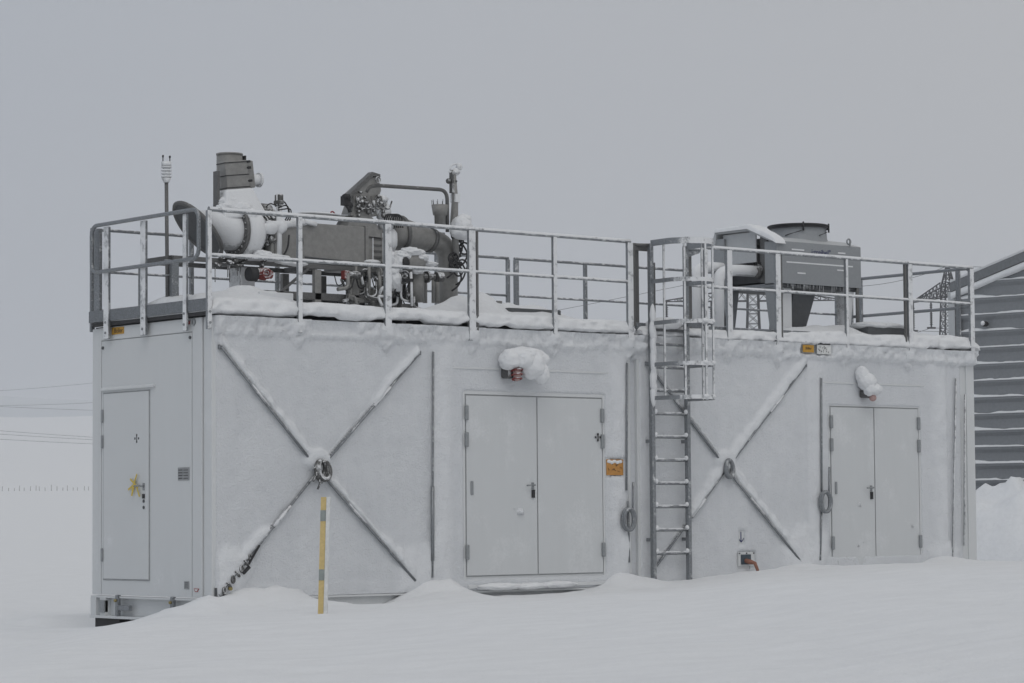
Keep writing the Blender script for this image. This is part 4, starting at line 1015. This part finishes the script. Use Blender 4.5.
# snow heaps on the deck and on the plant
obj_ = obj('roof_hatch', MB().box(.75, 1.20, .16, .6, 3.2, 3.345), 'white', bev=.01, loc=(.8, .3, 3.2)); tag(obj_, 'low rimed hatch showing through the snow below the exhaust pipe', 'hatch')
o = obj('drift_shade_box', MB().box(E(500, 0, .42).x, E(552, 0, .42).x, .30, .48, 3.24, 3.33), 'darkgrey', bev=.01, loc=E(520, 312, .42)); tag(o, 'dark box painted as shade in the hollow under a drift right of the flue pipe', 'painted shade')  # dark box added as the shade of the hollow below the drift
o = obj('stub_post', MB().box(E(493, 0, 1.5).x, E(498, 0, 1.5).x, 1.46, 1.5, 3.15, E(0, 273, 1.5).z), 'ss', bev=.004, loc=E(495, 300, 1.5)); tag(o, 'short grey post standing in the snow beside the rear railing', 'post')
clump([(E(250, 258, .95), (.28, .16, .035)), (E(272, 258, .95), (.22, .14, .05)), (E(262, 255, .98), (.12, .12, .06)), (E(296, 264, .9), (.16, .1, .03)), (E(284, 262, .93), (.14, .12, .04))], 'snow lying on the frame beneath the exhaust drum', sub=4, amp=.25)
clump([(E(462, 226, .9), (.13, .13, .13)), (E(462, 232, .9), (.15, .14, .10)), (E(464, 219, .9), (.08, .1, .06))], 'white dome of snow on the pipe head by the mast', sub=4)
clump([(E(235, 203, 1.14), (.20, .09, .10)), (E(243, 210, 1.06), (.12, .1, .09)), (E(226, 208, 1.12), (.12, .09, .06)), (E(251, 216, 1.0), (.07, .08, .09))], 'snow plastered on the neck below the stack box', 'snow', sub=4, amp=.2)
clump([(E(318, 214.5, 1.2), (.28, .2, .02)), (E(350, 217, 1.2), (.25, .2, .02)), (E(345, 263, .95), (.20, .05, .025)), (E(372, 262, .95), (.12, .05, .03))], 'thin strip of snow on top of the long grey duct', sub=3)

# ------------------------------------------------------------------ dry cooler on the far container
ch = thing('dry_cooler', (9.8, .9, 3.2), 'grey box cooler on tapered legs with a round fan on top', 'cooler')
X0, X1, Y0, Y1, Z0, Z1 = 8.97, 10.56, .34, 1.50, 3.85, 4.40
fr = obj('front_panel', MB().box(X0+.03, X1, Y0, Y0+.03, Z0, Z1), 'chill', ch, .004)
mb = MB()
for (x0, x1, z) in ((9.25, 9.48, 4.30), (10.12, 10.26, 4.30), (9.15, 10.4, 4.13), (9.35, 9.5, 3.995), (10.1, 10.3, 4.07)): mb.box(x0, x1, Y0-.004, Y0+.001, z-.009, z+.009)
obj('scratched_frost', mb, 'snow', fr)
text('lettering', 'i·treibel°', .105, (9.80, Y0-.003, 4.285), ((1, 0, 0), (0, 0, 1)), 'blueink', fr)
obj('end_panel', MB().box(X1-.03, X1, Y0+.03, Y1, Z0, Z1), 'chill', ch, .004)
obj('back_panel', MB().box(X0, X1-.03, Y1-.03, Y1, Z0, Z1+.06), 'chill', ch, .004)
obj('corner_column', MB().box(X0, X0+.03, Y0, Y0+.22, Z0-.02, Z1), 'chill', ch, .004)
obj('corner_column', MB().box(X0-.02, X0+.01, Y1-.20, Y1, Z0+.02, Z1+.10), 'chill', ch, .004)
mb = MB().prism([(Y0, Z1), (Y0+.48, Z1+.20), (Y1-.04, Z1+.20), (Y1, Z1+.10), (Y1, Z1), (Y1-.04, Z1), (Y1-.07, Z1+.165), (Y0+.50, Z1+.165), (Y0+.1, Z1)], 'x', X0-.03, X0+.28); obj('end_hood', mb, 'chill2', ch, .004)
mb = MB().prism([(Y0, Z1), (Y0+.3, Z1+.09), (Y1-.3, Z1+.09), (Y1, Z1)], 'x', X0+.28, X1); obj('lid', mb, 'chill2', ch, .004)
obj('inner_panel', MB().box(X0+.02, X0+.04, Y0+.40, Y1-.15, Z0+.30, Z1+.15), 'chill2', ch)
obj('coil', MB().box(X0+.15, X1-.04, Y0+.04, Y1-.04, Z0+.04, Z1-.02), 'darkgrey', ch)
obj('inner_column', MB().box(X0+.06, X0+.12, Y0+.24, Y0+.36, Z0+.02, Z1+.10), 'dsteel', ch)
mb = MB()
rr = random.Random(4)
for k in range(9):
    y = Y0+.24+.09*k+rr.uniform(-.04, .04); y2 = y+rr.uniform(-.12, .12); mb.tube(arc([(X0+.12, y, Z0+.38), (X0+.05, y+rr.uniform(-.05, .05), Z0+.28), (X0+.03, y2, Z0+rr.uniform(.1, .2)), (X0+.12, y2+.08, Z0+.2)], .06), rr.uniform(.006, .014), 6)
for k in range(3): mb.ring((X0+.05, Y0+.52+.12*k, Z0+.22), (1, .3, .2), .07, .012, 16, 6)
obj('coil_hose', mb, 'black', ch)
mb = MB()
for k in range(16): mb.box(X0+.08, X0+.10, Y0+.38+.045*k, Y0+.395+.045*k, Z0+.25, Z0+.42)
obj('comb', mb, 'dsteel', ch)
# fan ring
cx, cy = 10.0, .95
fan = obj('fan_ring', MB().tube([(cx, cy, Z1+.05), (cx, cy, Z1+.12), (cx, cy, Z1+.24), (cx, cy, Z1+.275)], [.41, .385, .375, .385], 40, caps=False), 'chill', ch)
obj('fan_hub', MB().tube([(cx, cy, Z1+.1), (cx, cy, Z1+.26)], .12, 16), 'dark', fan)
mb = MB()
for R_ in (.40, .36, .30, .22, .12): mb.ring((cx, cy, Z1+.29+.015*(R_ < .3)), (0, 0, 1), R_, .017, 40, 6)
for k in range(16):
    a = 2*PI*k/16+.1; u = Vector((math.cos(a), math.sin(a), 0)); mb.tube([Vector((cx, cy, Z1+.31))+u*.08, Vector((cx, cy, Z1+.295))+u*.40], .010, 5)
mb.tube([(cx, cy, Z1+.25), (cx, cy, Z1+.30)], .405, 40, caps=False)
for a in (-.95, -2.2, .2): mb.tube([Vector((cx+.41*math.cos(a), cy+.41*math.sin(a), Z1+.32)), Vector((cx+.41*math.cos(a), cy+.41*math.sin(a), Z1+.20))], .012, 5)
obj('fan_guard', mb, 'black', fan)
mb = MB()
for k in range(5):
    a = 2*PI*k/5; u = Vector((math.cos(a), math.sin(a), 0)); v = Vector((-u.y, u.x, 0))
    c0 = Vector((cx, cy, Z1+.18)); mb.add([c0+u*.1-v*.05+Vector((0, 0, -.02)), c0+u*.38-v*.12+Vector((0, 0, -.03)), c0+u*.38+v*.10+Vector((0, 0, .03)), c0+u*.1+v*.05+Vector((0, 0, .03)), c0+u*.1-v*.05+Vector((0, 0, -.03)), c0+u*.38-v*.12+Vector((0, 0, -.04)), c0+u*.38+v*.10+Vector((0, 0, .02)), c0+u*.1+v*.05+Vector((0, 0, .02))], [(0, 1, 2, 3), (7, 6, 5, 4), (0, 4, 5, 1), (1, 5, 6, 2), (2, 6, 7, 3), (3, 7, 4, 0)])
obj('fan_blades', mb, 'dark', fan)
# legs
def leg(x, y, wt, wb, mat='chill'):
    return obj('leg', frustum(MB(), x-wb/2, x+wb/2, y-wb/2, y+wb/2, 3.18, x-wt/2, x+wt/2, y-wt/2, y+wt/2, Z0), mat, ch, .004)
leg(9.08, .50, .19, .08); leg(9.10, 1.36, .19, .08); leg(10.40, .50, .19, .09, 'white'); leg(10.40, 1.36, .17, .08)
obj('base_rail', MB().box(X0, X0+.05, Y0+.02, Y1-.02, Z0-.05, Z0-.002), 'galv2', ch)
obj('base_rail', MB().box(X0+.06, X1-.04, Y0+.06, Y1-.06, Z0-.05, Z0-.004), 'darkgrey', ch)
mb = MB(); mb.tube([(10.33, .32, 4.40), (10.33, .32, 4.47)], .012, 6); mb.ring((10.33, .34, 4.46), (0, 1, 0), .035, .012, 16, 6); obj('lifting_eye', mb, 'hinge', ch)
obj('drop_duct', frustum(MB(), 9.42, 9.74, .60, .95, 3.25, 9.50, 9.92, .55, 1.0, 3.80), 'darkgrey', ch, .005)
obj('drop_duct_cover', MB().box(9.20, 9.40, .50, .56, 3.2, 3.83), 'white', ch, .005)
mb = MB()
for k in range(34):
    x = 9.2+1.2*rnd.random(); L = rnd.uniform(.02, .10); mb.tube([(x, .37, Z0+.002), (x, .37, Z0-L)], [.005, .001], 5)
obj('icicles', mb, 'white', ch)
obj('down_pipe', MB().tube([(10.50, .36, Z0), (10.50, .36, 3.2)], .025, 8), 'dsteel', ch)
# coolant pipes
cp = thing('coolant_pipe', (8.3, 1.0, 3.2), 'fat frosted pipe bending up from the deck into the open end of the cooler', 'pipe')
pts = arc([P(718.5, 328, .75), P(718.5, 273, .75), P(733, 270, .75), P(764, 272, .75)], .22, 8); obj('pipe', MB().tube(pts, .075, 16), 'white', cp)
obj('valve', MB().lump(P(758, 272, .72), (.07, .07, .09), .3, 2, 5, 2), 'iron', cp)
obj('hose', MB().tube(arc([P(724, 285, .72), P(722, 300, .72), P(725, 326, .72)], .1), .02, 8), 'black', cp)
cp = thing('coolant_pipe', (7.4, 1.0, 3.2), 'pale pipe with a rounded elbow standing left of the cooler behind the ladder', 'pipe')
pts = arc([P(696, 322, .9), P(696, 270, .9), P(706, 267, .9), P(722, 268, .9)], .2, 8); obj('pipe', MB().tube(pts, .07, 16), 'white', cp)
mb = MB(); mb.tube(arc([P(703, 322, .85), P(700, 300, .85), P(704, 276, .85)], .1), .018, 8); obj('hose', mb, 'darkgrey', cp)
def hood_z(y): return lin([(Y0-.05, Z1-.03), (Y0, Z1), (Y0+.48, Z1+.20), (Y1-.04, Z1+.20), (Y1, Z1+.10)], y)
mb = MB()
def hs_(i, j):
    fx = i/29; fy = j/49; y = Y0-.045+(Y1-Y0)*fy; xr = lin([(Y0, .13), (Y0+.5, .26), (Y1, .16)], y)+.05*fbm(y*4, 2, 1, 2); x = X0-.06+(xr+.06)*fx
    e = min(fx, 1-fx, fy*1.5, (1-fy)*1.5)/.15; e = math.sqrt(1-(1-min(1, e))**2) if e < 1 else 1
    return Vector((x, y, hood_z(y)-.012+e*(.062+.02*fbm(x*5, y*5, 2, 3))))
mb.grid(30, 50, hs_)
tag(obj('hood_snow', mb, 'snow'), 'snow sliding over the front corner of the cooler hood', 'snow')

o = obj('cable_box', MB().box(10.45, 11.25, .12, .45, 3.2, 3.315), 'darkgrey', bev=.01, loc=(10.8, .3, 3.2)); tag(o, 'low dark cable box under a snow cap right of the cooler', 'box')
clump([((10.65, .28, 3.345), (.30, .20, .055)), ((10.95, .28, 3.35), (.32, .20, .05)), ((11.15, .28, 3.34), (.14, .18, .04))], 'flat cap of snow on the cable box right of the cooler', sub=4)

# ------------------------------------------------------------------ marker post
def mkpost():
    b = P(322.3, 612, -2.0); tp = P(325.3, 497, -2.0)
    t = thing('marker_post', (b.x, b.y, gz(b.x, b.y)), 'yellow and white snow marker post with two grey bands in front of the near container', 'marker post')
    ax = (tp-b).normalized(); b2 = b-ax*.6
    mb = MB(); mb.beam(b2+Vector((-.010, 0, 0)), tp+Vector((-.010, 0, 0)), .075, .05, (.2, 1, 0)); obj('front_face', mb, 'yellow', t, .004)
    sd = ax.cross(Vector((.2, 1, 0))).normalized()
    return t, b, tp, ax
t, b, tp, ax = mkpost()
rt = Vector((.77, -.64, 0))
for k, ch_ in enumerate(list(t.children)): bpy.data.objects.remove(ch_)
def slab(name, o0, o1, f0, f1, s0, s1, mat):
    """slab across the post: o = offset right (m), f = fraction of height, s = depth"""
    mb = MB(); fwd = Vector((.64, .77, 0)); vs = []
    for f in (f0, f1):
        c = b.lerp(tp, f)
        for (o_, s_) in ((o0, s0), (o1, s0), (o1, s1), (o0, s1)): vs.append(c+rt*o_+fwd*s_)
    mb.add(vs, [(3, 2, 1, 0), (4, 5, 6, 7), (0, 1, 5, 4), (1, 2, 6, 5), (2, 3, 7, 6), (3, 0, 4, 7)]); return obj(name, mb, mat, t, .003)
slab('front_face', -.045, .012, -.5, 1, .0, .012, 'yellow'); slab('side_face', .0125, .052, -.5, 1, -.012, .05, 'palemark')
slab('reflector_band', -.0455, .0115, .79, .885, -.004, -.0005, 'refl'); slab('reflector_band', -.0455, .0115, .275, .37, -.004, -.0005, 'refl')

# ------------------------------------------------------------------ grey building on the right
bd = thing('grey_shed', PD(1040, 560, 52), 'dark grey clad building with a gable roof and snow on every cladding ridge', 'building')
org = PD(958, 520, 50.5); org.z = 0
ang = math.atan2(UPV.x, 1)
wd = (RGT*math.sin(math.radians(48.7))*1.0-Vector((FWD.x, FWD.y, 0)).normalized()*math.cos(math.radians(48.7))); wd.z = 0; wd.normalize()   # along the gable wall, to the right and nearer
nd = Vector((wd.y, -wd.x, 0))      # outwards, towards the camera
if nd.dot(CAM-org) < 0: nd = -nd
def G(u, z, o=0.): return org+wd*u+nd*o+Vector((0, 0, z))
GL = 11.0; RP = .305
def zr(u): return 4.93+min(u, GL-u)*.30     # underside of the roof edge
mb = MB()
mb.add([G(0, -.5), G(GL, -.5), G(GL, 4.93), G(GL/2, zr(GL/2)), G(0, 4.93)]+[G(0, -.5, -14), G(GL, -.5, -14), G(GL, 4.93, -14), G(GL/2, zr(GL/2), -14), G(0, 4.93, -14)],
       [(0, 1, 2, 3, 4), (9, 8, 7, 6, 5), (1, 6, 7, 2), (5, 0, 4, 9)])
obj('wall', mb, 'clad', bd)
mbl = MB(); mbs = MB()
k = 0; z = .2
while z < zr(GL/2)-.1:
    u0 = 0.06 if z < 4.9 else (z-4.93)/.30+.1; u1 = GL-u0
    if u1-u0 > .3:
        # projecting ridge of each board and the snow caught on it
        pr = [(0, z-.10), (.05, z-.035), (.05, z), (0, z)]
        mbl.add([G(u0, p[1], p[0]) for p in pr]+[G(u1, p[1], p[0]) for p in pr], [(3, 2, 1, 0), (4, 5, 6, 7), (0, 1, 5, 4), (1, 2, 6, 5), (2, 3, 7, 6)])
        nn = int((u1-u0)/.06)+2; vs = []
        for i in range(nn):
            u = u0+(u1-u0)*i/(nn-1); h = .026+.03*max(0, fbm(u*1.1, z*3, 2, 3)+.15)+.012*fbm(u*5, z*7, 1, 2)+.03*math.exp(-((u-.35)/.25)**2)*(k % 2)
            h *= .25+.75*sstep(-.35, -.05, fbm(u*1.6, z*5.1, 11, 3))
            for (o, zz) in ((.001, h*1.25), (.03, h*1.05), (.058, h*.45), (.06, .002), (.001, .002)): vs.append(G(u, z+zz, o))
        fs = [(i*5+j, i*5+j+1, (i+1)*5+j+1, (i+1)*5+j) for i in range(nn-1) for j in range(4)]
        mbs.add(vs, fs, True)
    z += RP; k += 1
obj('cladding_ridge', mbl, 'clad', bd)
tag(obj('ledge_snow', mbs, 'snow'), 'thin lines of snow lying on the cladding ridges of the grey building', 'snow', kind='stuff')
# roof with fascia, corner trim, lamp
for s_ in (0, 1):
    def U_(u): return u if s_ == 0 else GL-u
    a0, a1 = -.02, GL/2
    def R_(u, dz, o): return G(U_(u), 4.93+u*.30+dz, o)
    mb = MB().add([R_(a0, .0, .1), R_(a1, .0, .1), R_(a1, .17, .1), R_(a0, .17, .1), R_(a0, .0, -14.2), R_(a1, .0, -14.2), R_(a1, .17, -14.2), R_(a0, .17, -14.2)], [(0, 1, 2, 3), (7, 6, 5, 4), (3, 2, 6, 7), (0, 4, 5, 1), (0, 3, 7, 4)])
    obj('roof', mb, 'roofg', bd)
    mb = MB(); vs = []; nn = 60
    for i in range(nn):
        u = a0+(a1-a0)*i/(nn-1)
        h = .06+.02*fbm(u*2, 3, 1, 3)
        for (dz, o) in ((.172, .09), (.172+h*.6, .12), (.172+h, .03), (.172+h*2, -4), (.172+h, -14.1)): vs.append(R_(u, dz, o))
    mb.add(vs, [(i*5+j, i*5+j+1, (i+1)*5+j+1, (i+1)*5+j) for i in range(nn-1) for j in range(4)], True)
    tag(obj('roof_snow', mb, 'snow'), 'blanket of snow on the %s slope of the grey building roof' % ('near left' if s_ == 0 else 'far right'), 'snow', kind='stuff')
    mb = MB(); vs = []
    for i in range(nn):
        u = a0+(a1-a0)*i/(nn-1); h = .13+.03*fbm(u*2.5, 8, 1, 3)
        for (dz, o) in ((-.02, .01), (-.02-h*.1, .09), (-.02-h, .09), (-.02-h, .01)): vs.append(R_(u, dz+.02, o))
    mb.add(vs, [(i*4+j, i*4+j+1, (i+1)*4+j+1, (i+1)*4+j) for i in range(nn-1) for j in range(3)], True)
    tag(obj('verge_snow', mb, 'snow'), 'strip of snow packed under the %s roof edge of the grey gable' % ('left' if s_ == 0 else 'right'), 'snow', kind='stuff')
obj('corner_trim', MB().beam(G(-.02, -.5, -.03), G(-.02, 4.93, -.03), .16, .16), 'chill2', bd)
obj('drain_pipe', MB().tube([G(.13, 0, .06), G(.13, 4.8, .06)], .045, 8), 'dark', bd)
a = G(.72, 4.29, .06); mb = MB().tube([a, a+nd*.10], .05, 12); lb = obj('outside_lamp', mb, 'dark', bd); obj('lamp_face', MB().lump(a+nd*.10+Vector((-.02, 0, .01)), (.04, .04, .045), .1, 2, 1, 2), 'snow', lb)
# ploughed heap in front of the building
mb = MB()
nn = 70; cpos = PD(1030, 553, 47.0)
def heap(i, j):
    u = -3.2+8.6*i/(nn-1); v = -1.6+3.2*j/(nn-1)
    x = cpos.x+wd.x*u+nd.x*v; y = cpos.y+wd.y*u+nd.y*v
    e = (1-min(1, abs(v/1.6))**2)*sstep(-3.2, -1.8, u)*sstep(5.4, 3.5, u)
    h = 1.40*e**.7*(1+.30*fbm(x*.9, y*.9, 3, 3))+1.1*e*abs(fbm(x*.8, y*.8, 6, 2))+.5*e*abs(fbm(x*1.6, y*1.6, 1, 2))+.12*e*fbm(x*5, y*5, 1, 2)-.2*e
    return Vector((x, y, -.12+h+.05*fbm(x*4, y*4, 2, 2)))
mb.grid(nn, nn, heap)
tag(obj('snow_heap', mb, 'snow'), 'lumpy ploughed heap of snow against the foot of the grey building', 'snow', kind='stuff')

# ------------------------------------------------------------------ pylons and wires
def pylon(base, ax, label, lean=0.):
    """lattice mast: waist, head window, one long cross-arm with hanging insulators"""
    t = thing('power_pylon', base, label, 'pylon', 'lattice pylons of the power line beyond the container')
    ax = Vector(ax).normalized(); ay = Vector((-ax.y, ax.x, 0)); H = 27.3
    def Q(u, v, z): return base+ax*u+ay*v+Vector((0, 0, z))
    def wdt(z): return lin([(0, 3.2), (14, .95), (23, .60), (24.6, .60), (26, .4), (27.3, .1)], z)
    mb = MB(); zs = [0, 3.5, 6.6, 9.3, 11.6, 13.6, 15.3, 16.8, 18.1, 19.3, 20.4, 21.5, 22.6, 23.6, 24.7, 25.6, 26.5, 27.3]
    for sx in (-1, 1):
        for sy in (-1, 1):
            for a, b in zip(zs, zs[1:]): mb.beam(Q(sx*wdt(a), sy*wdt(a), a), Q(sx*wdt(b), sy*wdt(b), b), .13, .13)
    for k, (a, b) in enumerate(zip(zs, zs[1:])):
        wa, wb = wdt(a), wdt(b)
        for s1 in (-1, 1):
            mb.beam(Q(-wa, s1*wa, a), Q(wb, s1*wb, b), .06, .06); mb.beam(Q(wa, s1*wa, a), Q(-wb, s1*wb, b), .06, .06)
            mb.beam(Q(s1*wa, -wa, a), Q(s1*wb, wb, b), .06, .06); mb.beam(Q(s1*wa, wa, a), Q(s1*wb, -wb, b), .06, .06)
            mb.beam(Q(-wb, s1*wb, b), Q(wb, s1*wb, b), .06, .06)
    obj('mast', mb, 'lattice', t)
    for s1 in (-1, 1):
        mb = MB(); zA = 24.0; w0 = .62; tip = 9.7
        for s2 in (-1, 1):
            mb.beam(Q(s1*w0, s2*w0, zA), Q(s1*tip, 0, zA), .11, .11); mb.beam(Q(s1*w0, s2*w0, zA+1.5), Q(s1*tip, 0, zA+.1), .11, .11)
            nseg = 8; prev = None
            for k in range(nseg+1):
                f = k/nseg; u = w0+(tip-w0)*f; v = s2*w0*(1-f); lo = Q(s1*u, v, zA); hi = Q(s1*u, v, zA+1.5*(1-f)+.1*f)
                if k: mb.beam(prev[0], hi, .055, .055); mb.beam(prev[1], lo, .055, .055)
                mb.beam(lo, hi, .05, .05); mb.beam(lo, Q(s1*u, -v, zA), .06, .06); prev = (lo, hi)
        obj('cross_arm', mb, 'lattice', t)
    for u in (-9.5, -4.6, 9.5):
        mb = MB().tube([Q(u, 0, 24), Q(u, 0, 20.9)], .10, 6)
        for k in range(10): mb.tube([Q(u, 0, 23.4-.24*k), Q(u, 0, 23.3-.24*k)], .16, 8)
        mb.beam(Q(u, -.5, 20.8), Q(u, .5, 20.8), .12, .2)
        obj('insulator', mb, 'lattice', t)
    return Q
fh = Vector((FWD.x, FWD.y, 0)).normalized(); rh = Vector((RGT.x, RGT.y, 0)).normalized()
A = PD(753, 301, 300); A.z = A.z-24.0; B = PD(948, 296, 300); B.z = B.z-24.0
QA = pylon(A, rh, 'lattice pylon with a long cross arm seen through the legs of the roof cooler')
QB = pylon(B, (rh*.26-fh*.96), 'lattice pylon seen end on through the right end railing next to the grey building')
def wire(a, b, sag, label, n=30, r=.026):
    pts = [a.lerp(b, k/n)-Vector((0, 0, sag*4*(k/n)*(1-k/n))) for k in range(n+1)]
    o = obj('overhead_wire', MB().tube(pts, r, 5), 'wire', loc=a); return tag(o, label, 'wire', 'wires of the overhead power line')
L0 = PD(-60, 404, 620); L1_ = PD(-60, 396, 640)
wire(QA(-9.5, 0, 20.8), PD(-80, 404, 620), 3, 'lower overhead wire running left from the arm tip of the left pylon')
wire(QA(0, 0, 27.3), PD(-80, 394, 640), 3, 'upper overhead wire running left from the top of the left pylon')
for k, (y0, y1) in enumerate(((424, 436), (428, 433), (434, 430))):
    wire(PD(-80, y0, 900), PD(760, y1+4, 900), 5, 'distant wire low over the snowfield at left, %s of the three' % ('topmost', 'middle', 'lowest')[k], r=.06)
wire(PD(-80, 402, 1000), PD(600, 402, 1000), 4, 'faint distant wire just above the snowy hill at the left edge', r=.06)
for u, z, nm in ((-9.5, 20.8, 'left arm tip'), (9.5, 20.8, 'right arm tip'), (-4.6, 20.8, 'middle insulator'), (0, 27.3, 'mast top')):
    wire(QA(u, 0, z), QB(u, 0, z), 2.0, 'sagging wire between the two pylons, hung from the %s' % nm)
    wire(QB(u, 0, z), QB(u, 0, z)+rh*160-fh*20+Vector((0, 0, 4)), 3.0, 'wire leading right from the right pylon above the shed, from its %s' % nm)

# ------------------------------------------------------------------ far fence in the snowfield
a = PD(-30, 492, 350); b = PD(140, 493, 350)
for px in range(-6, 23):
    x = px*5.4+2.5; q = PD(x, 490, 350); q.z = gz(q.x, q.y)
    h = (.95 if px % 3 else 1.2)*rnd.uniform(.7, 1.15); q.x += rnd.uniform(-.2, .2)
    o = obj('fence_post', MB().tube([q-Vector((0, 0, .4)), q+Vector((rnd.uniform(-.06, .06), 0, h*.6))], .05, 6), 'wood', loc=q)
    tag(o, 'small dark fence post in the row far off on the snowfield', 'fence post', 'row of far fence posts')

# ------------------------------------------------------------------ haze, sky, light, camera
mb = MB().box(-5600, 7200, -5800, 7200, -60, 330)
hz, nt, bs = nodes('haze_air')
nt.nodes.remove(bs); pv = N(nt, 'ShaderNodeVolumePrincipled'); pv.inputs['Color'].default_value = (.93, .95, .98, 1); pv.inputs['Density'].default_value = .00036; pv.inputs['Anisotropy'].default_value = .0
nt.links.new(pv.outputs[0], nt.nodes['Material Output'].inputs['Volume'])
o = obj('haze', mb, hz); tag(o, 'thin grey winter haze over the snowfield', 'haze', kind='stuff')

w = bpy.data.worlds.new('World'); sc.world = w; w.use_nodes = True; nt = w.node_tree
bg = nt.nodes['Background']
SUN_EL, SUN_AZ = 52, 215
sky = N(nt, 'ShaderNodeTexSky'); sky.sky_type = 'NISHITA'; sky.sun_disc = False; sky.sun_elevation = math.radians(SUN_EL); sky.sun_rotation = math.radians(SUN_AZ); sky.air_density = 1; sky.dust_density = 6; sky.ozone_density = 1
hs = N(nt, 'ShaderNodeHueSaturation'); hs.inputs['Saturation'].default_value = .12; nt.links.new(sky.outputs[0], hs.inputs['Color'])
tc = N(nt, 'ShaderNodeTexCoord'); sep = N(nt, 'ShaderNodeSeparateXYZ'); nt.links.new(tc.outputs['Generated'], sep.inputs[0])
zz = mth(nt, 'MAXIMUM', sep.outputs[2], 0.0)
cn = N(nt, 'ShaderNodeTexNoise'); cn.inputs['Scale'].default_value = 2.2; cn.inputs['Detail'].default_value = 3; nt.links.new(tc.outputs['Generated'], cn.inputs[0])
cl = ramp(nt, cn.outputs[0], .3, .7, (.95, .955, .965, 1), (1.04, 1.035, 1.03, 1))
gr = ramp(nt, zz, 0.0, 1.0, (3.98, 4.18, 4.58, 1), (5.7, 5.7, 5.75, 1))
g2 = N(nt, 'ShaderNodeMix', data_type='RGBA', blend_type='MULTIPLY'); g2.inputs[0].default_value = 1; nt.links.new(gr, g2.inputs[6]); nt.links.new(cl, g2.inputs[7])
dr = N(nt, 'ShaderNodeVectorMath', operation='DOT_PRODUCT'); nt.links.new(tc.outputs['Generated'], dr.inputs[0]); dr.inputs[1].default_value = tuple(RGT)
side = N(nt, 'ShaderNodeMapRange'); side.inputs['From Min'].default_value = -.35; side.inputs['From Max'].default_value = .2; nt.links.new(dr.outputs['Value'], side.inputs['Value'])
tint = ramp(nt, side.outputs[0], 0, 1, (.84, .91, 1.0, 1), (1.13, 1.10, 1.055, 1))
g3 = N(nt, 'ShaderNodeMix', data_type='RGBA', blend_type='MULTIPLY'); g3.inputs[0].default_value = 1; nt.links.new(g2.outputs[2], g3.inputs[6]); nt.links.new(tint, g3.inputs[7])
low = ramp(nt, zz, .02, .12, (.86, .88, .92, 1), (1, 1, 1, 1)); lf = mth(nt, 'SUBTRACT', 1, side.outputs[0])
lowm = mix(nt, lf, (1., 1., 1., 1.), low)
g4 = N(nt, 'ShaderNodeMix', data_type='RGBA', blend_type='MULTIPLY'); g4.inputs[0].default_value = 1; nt.links.new(g3.outputs[2], g4.inputs[6]); nt.links.new(lowm, g4.inputs[7])
m = mix(nt, .85, hs.outputs[0], g4.outputs[2]); nt.links.new(m, bg.inputs[0]); bg.inputs[1].default_value = .10

sd = bpy.data.lights.new('sun', 'SUN'); sd.energy = .5; sd.angle = math.radians(40); sd.color = (1, .985, .96)
so = bpy.data.objects.new('sun', sd); C.objects.link(so)
dirv = Vector((math.cos(math.radians(SUN_EL))*math.sin(math.radians(SUN_AZ)), math.cos(math.radians(SUN_EL))*math.cos(math.radians(SUN_AZ)), math.sin(math.radians(SUN_EL))))
so.rotation_euler = dirv.to_track_quat('Z', 'Y').to_euler(); so.location = (0, 0, 30)

cd = bpy.data.cameras.new('camera'); cam = bpy.data.objects.new('camera', cd); C.objects.link(cam)
cd.sensor_width = 36; cd.lens = FPX/1024*36; cd.clip_end = 20000; cd.clip_start = .1
mat = Matrix((RGT, UPV, -FWD)).transposed().to_4x4(); mat.translation = CAM; cam.matrix_world = mat
sc.camera = cam
sc.view_settings.view_transform = 'Standard'; sc.view_settings.look = 'None'; sc.view_settings.gamma = 1; sc.view_settings.exposure = -.03
sc.cycles.use_denoising = True; sc.cycles.max_bounces = 8; sc.cycles.diffuse_bounces = 4; sc.cycles.volume_bounces = 1; sc.cycles.caustics_reflective = False; sc.cycles.caustics_refractive = False
for o in bpy.data.objects:
    if '_w' in o: del o['_w']
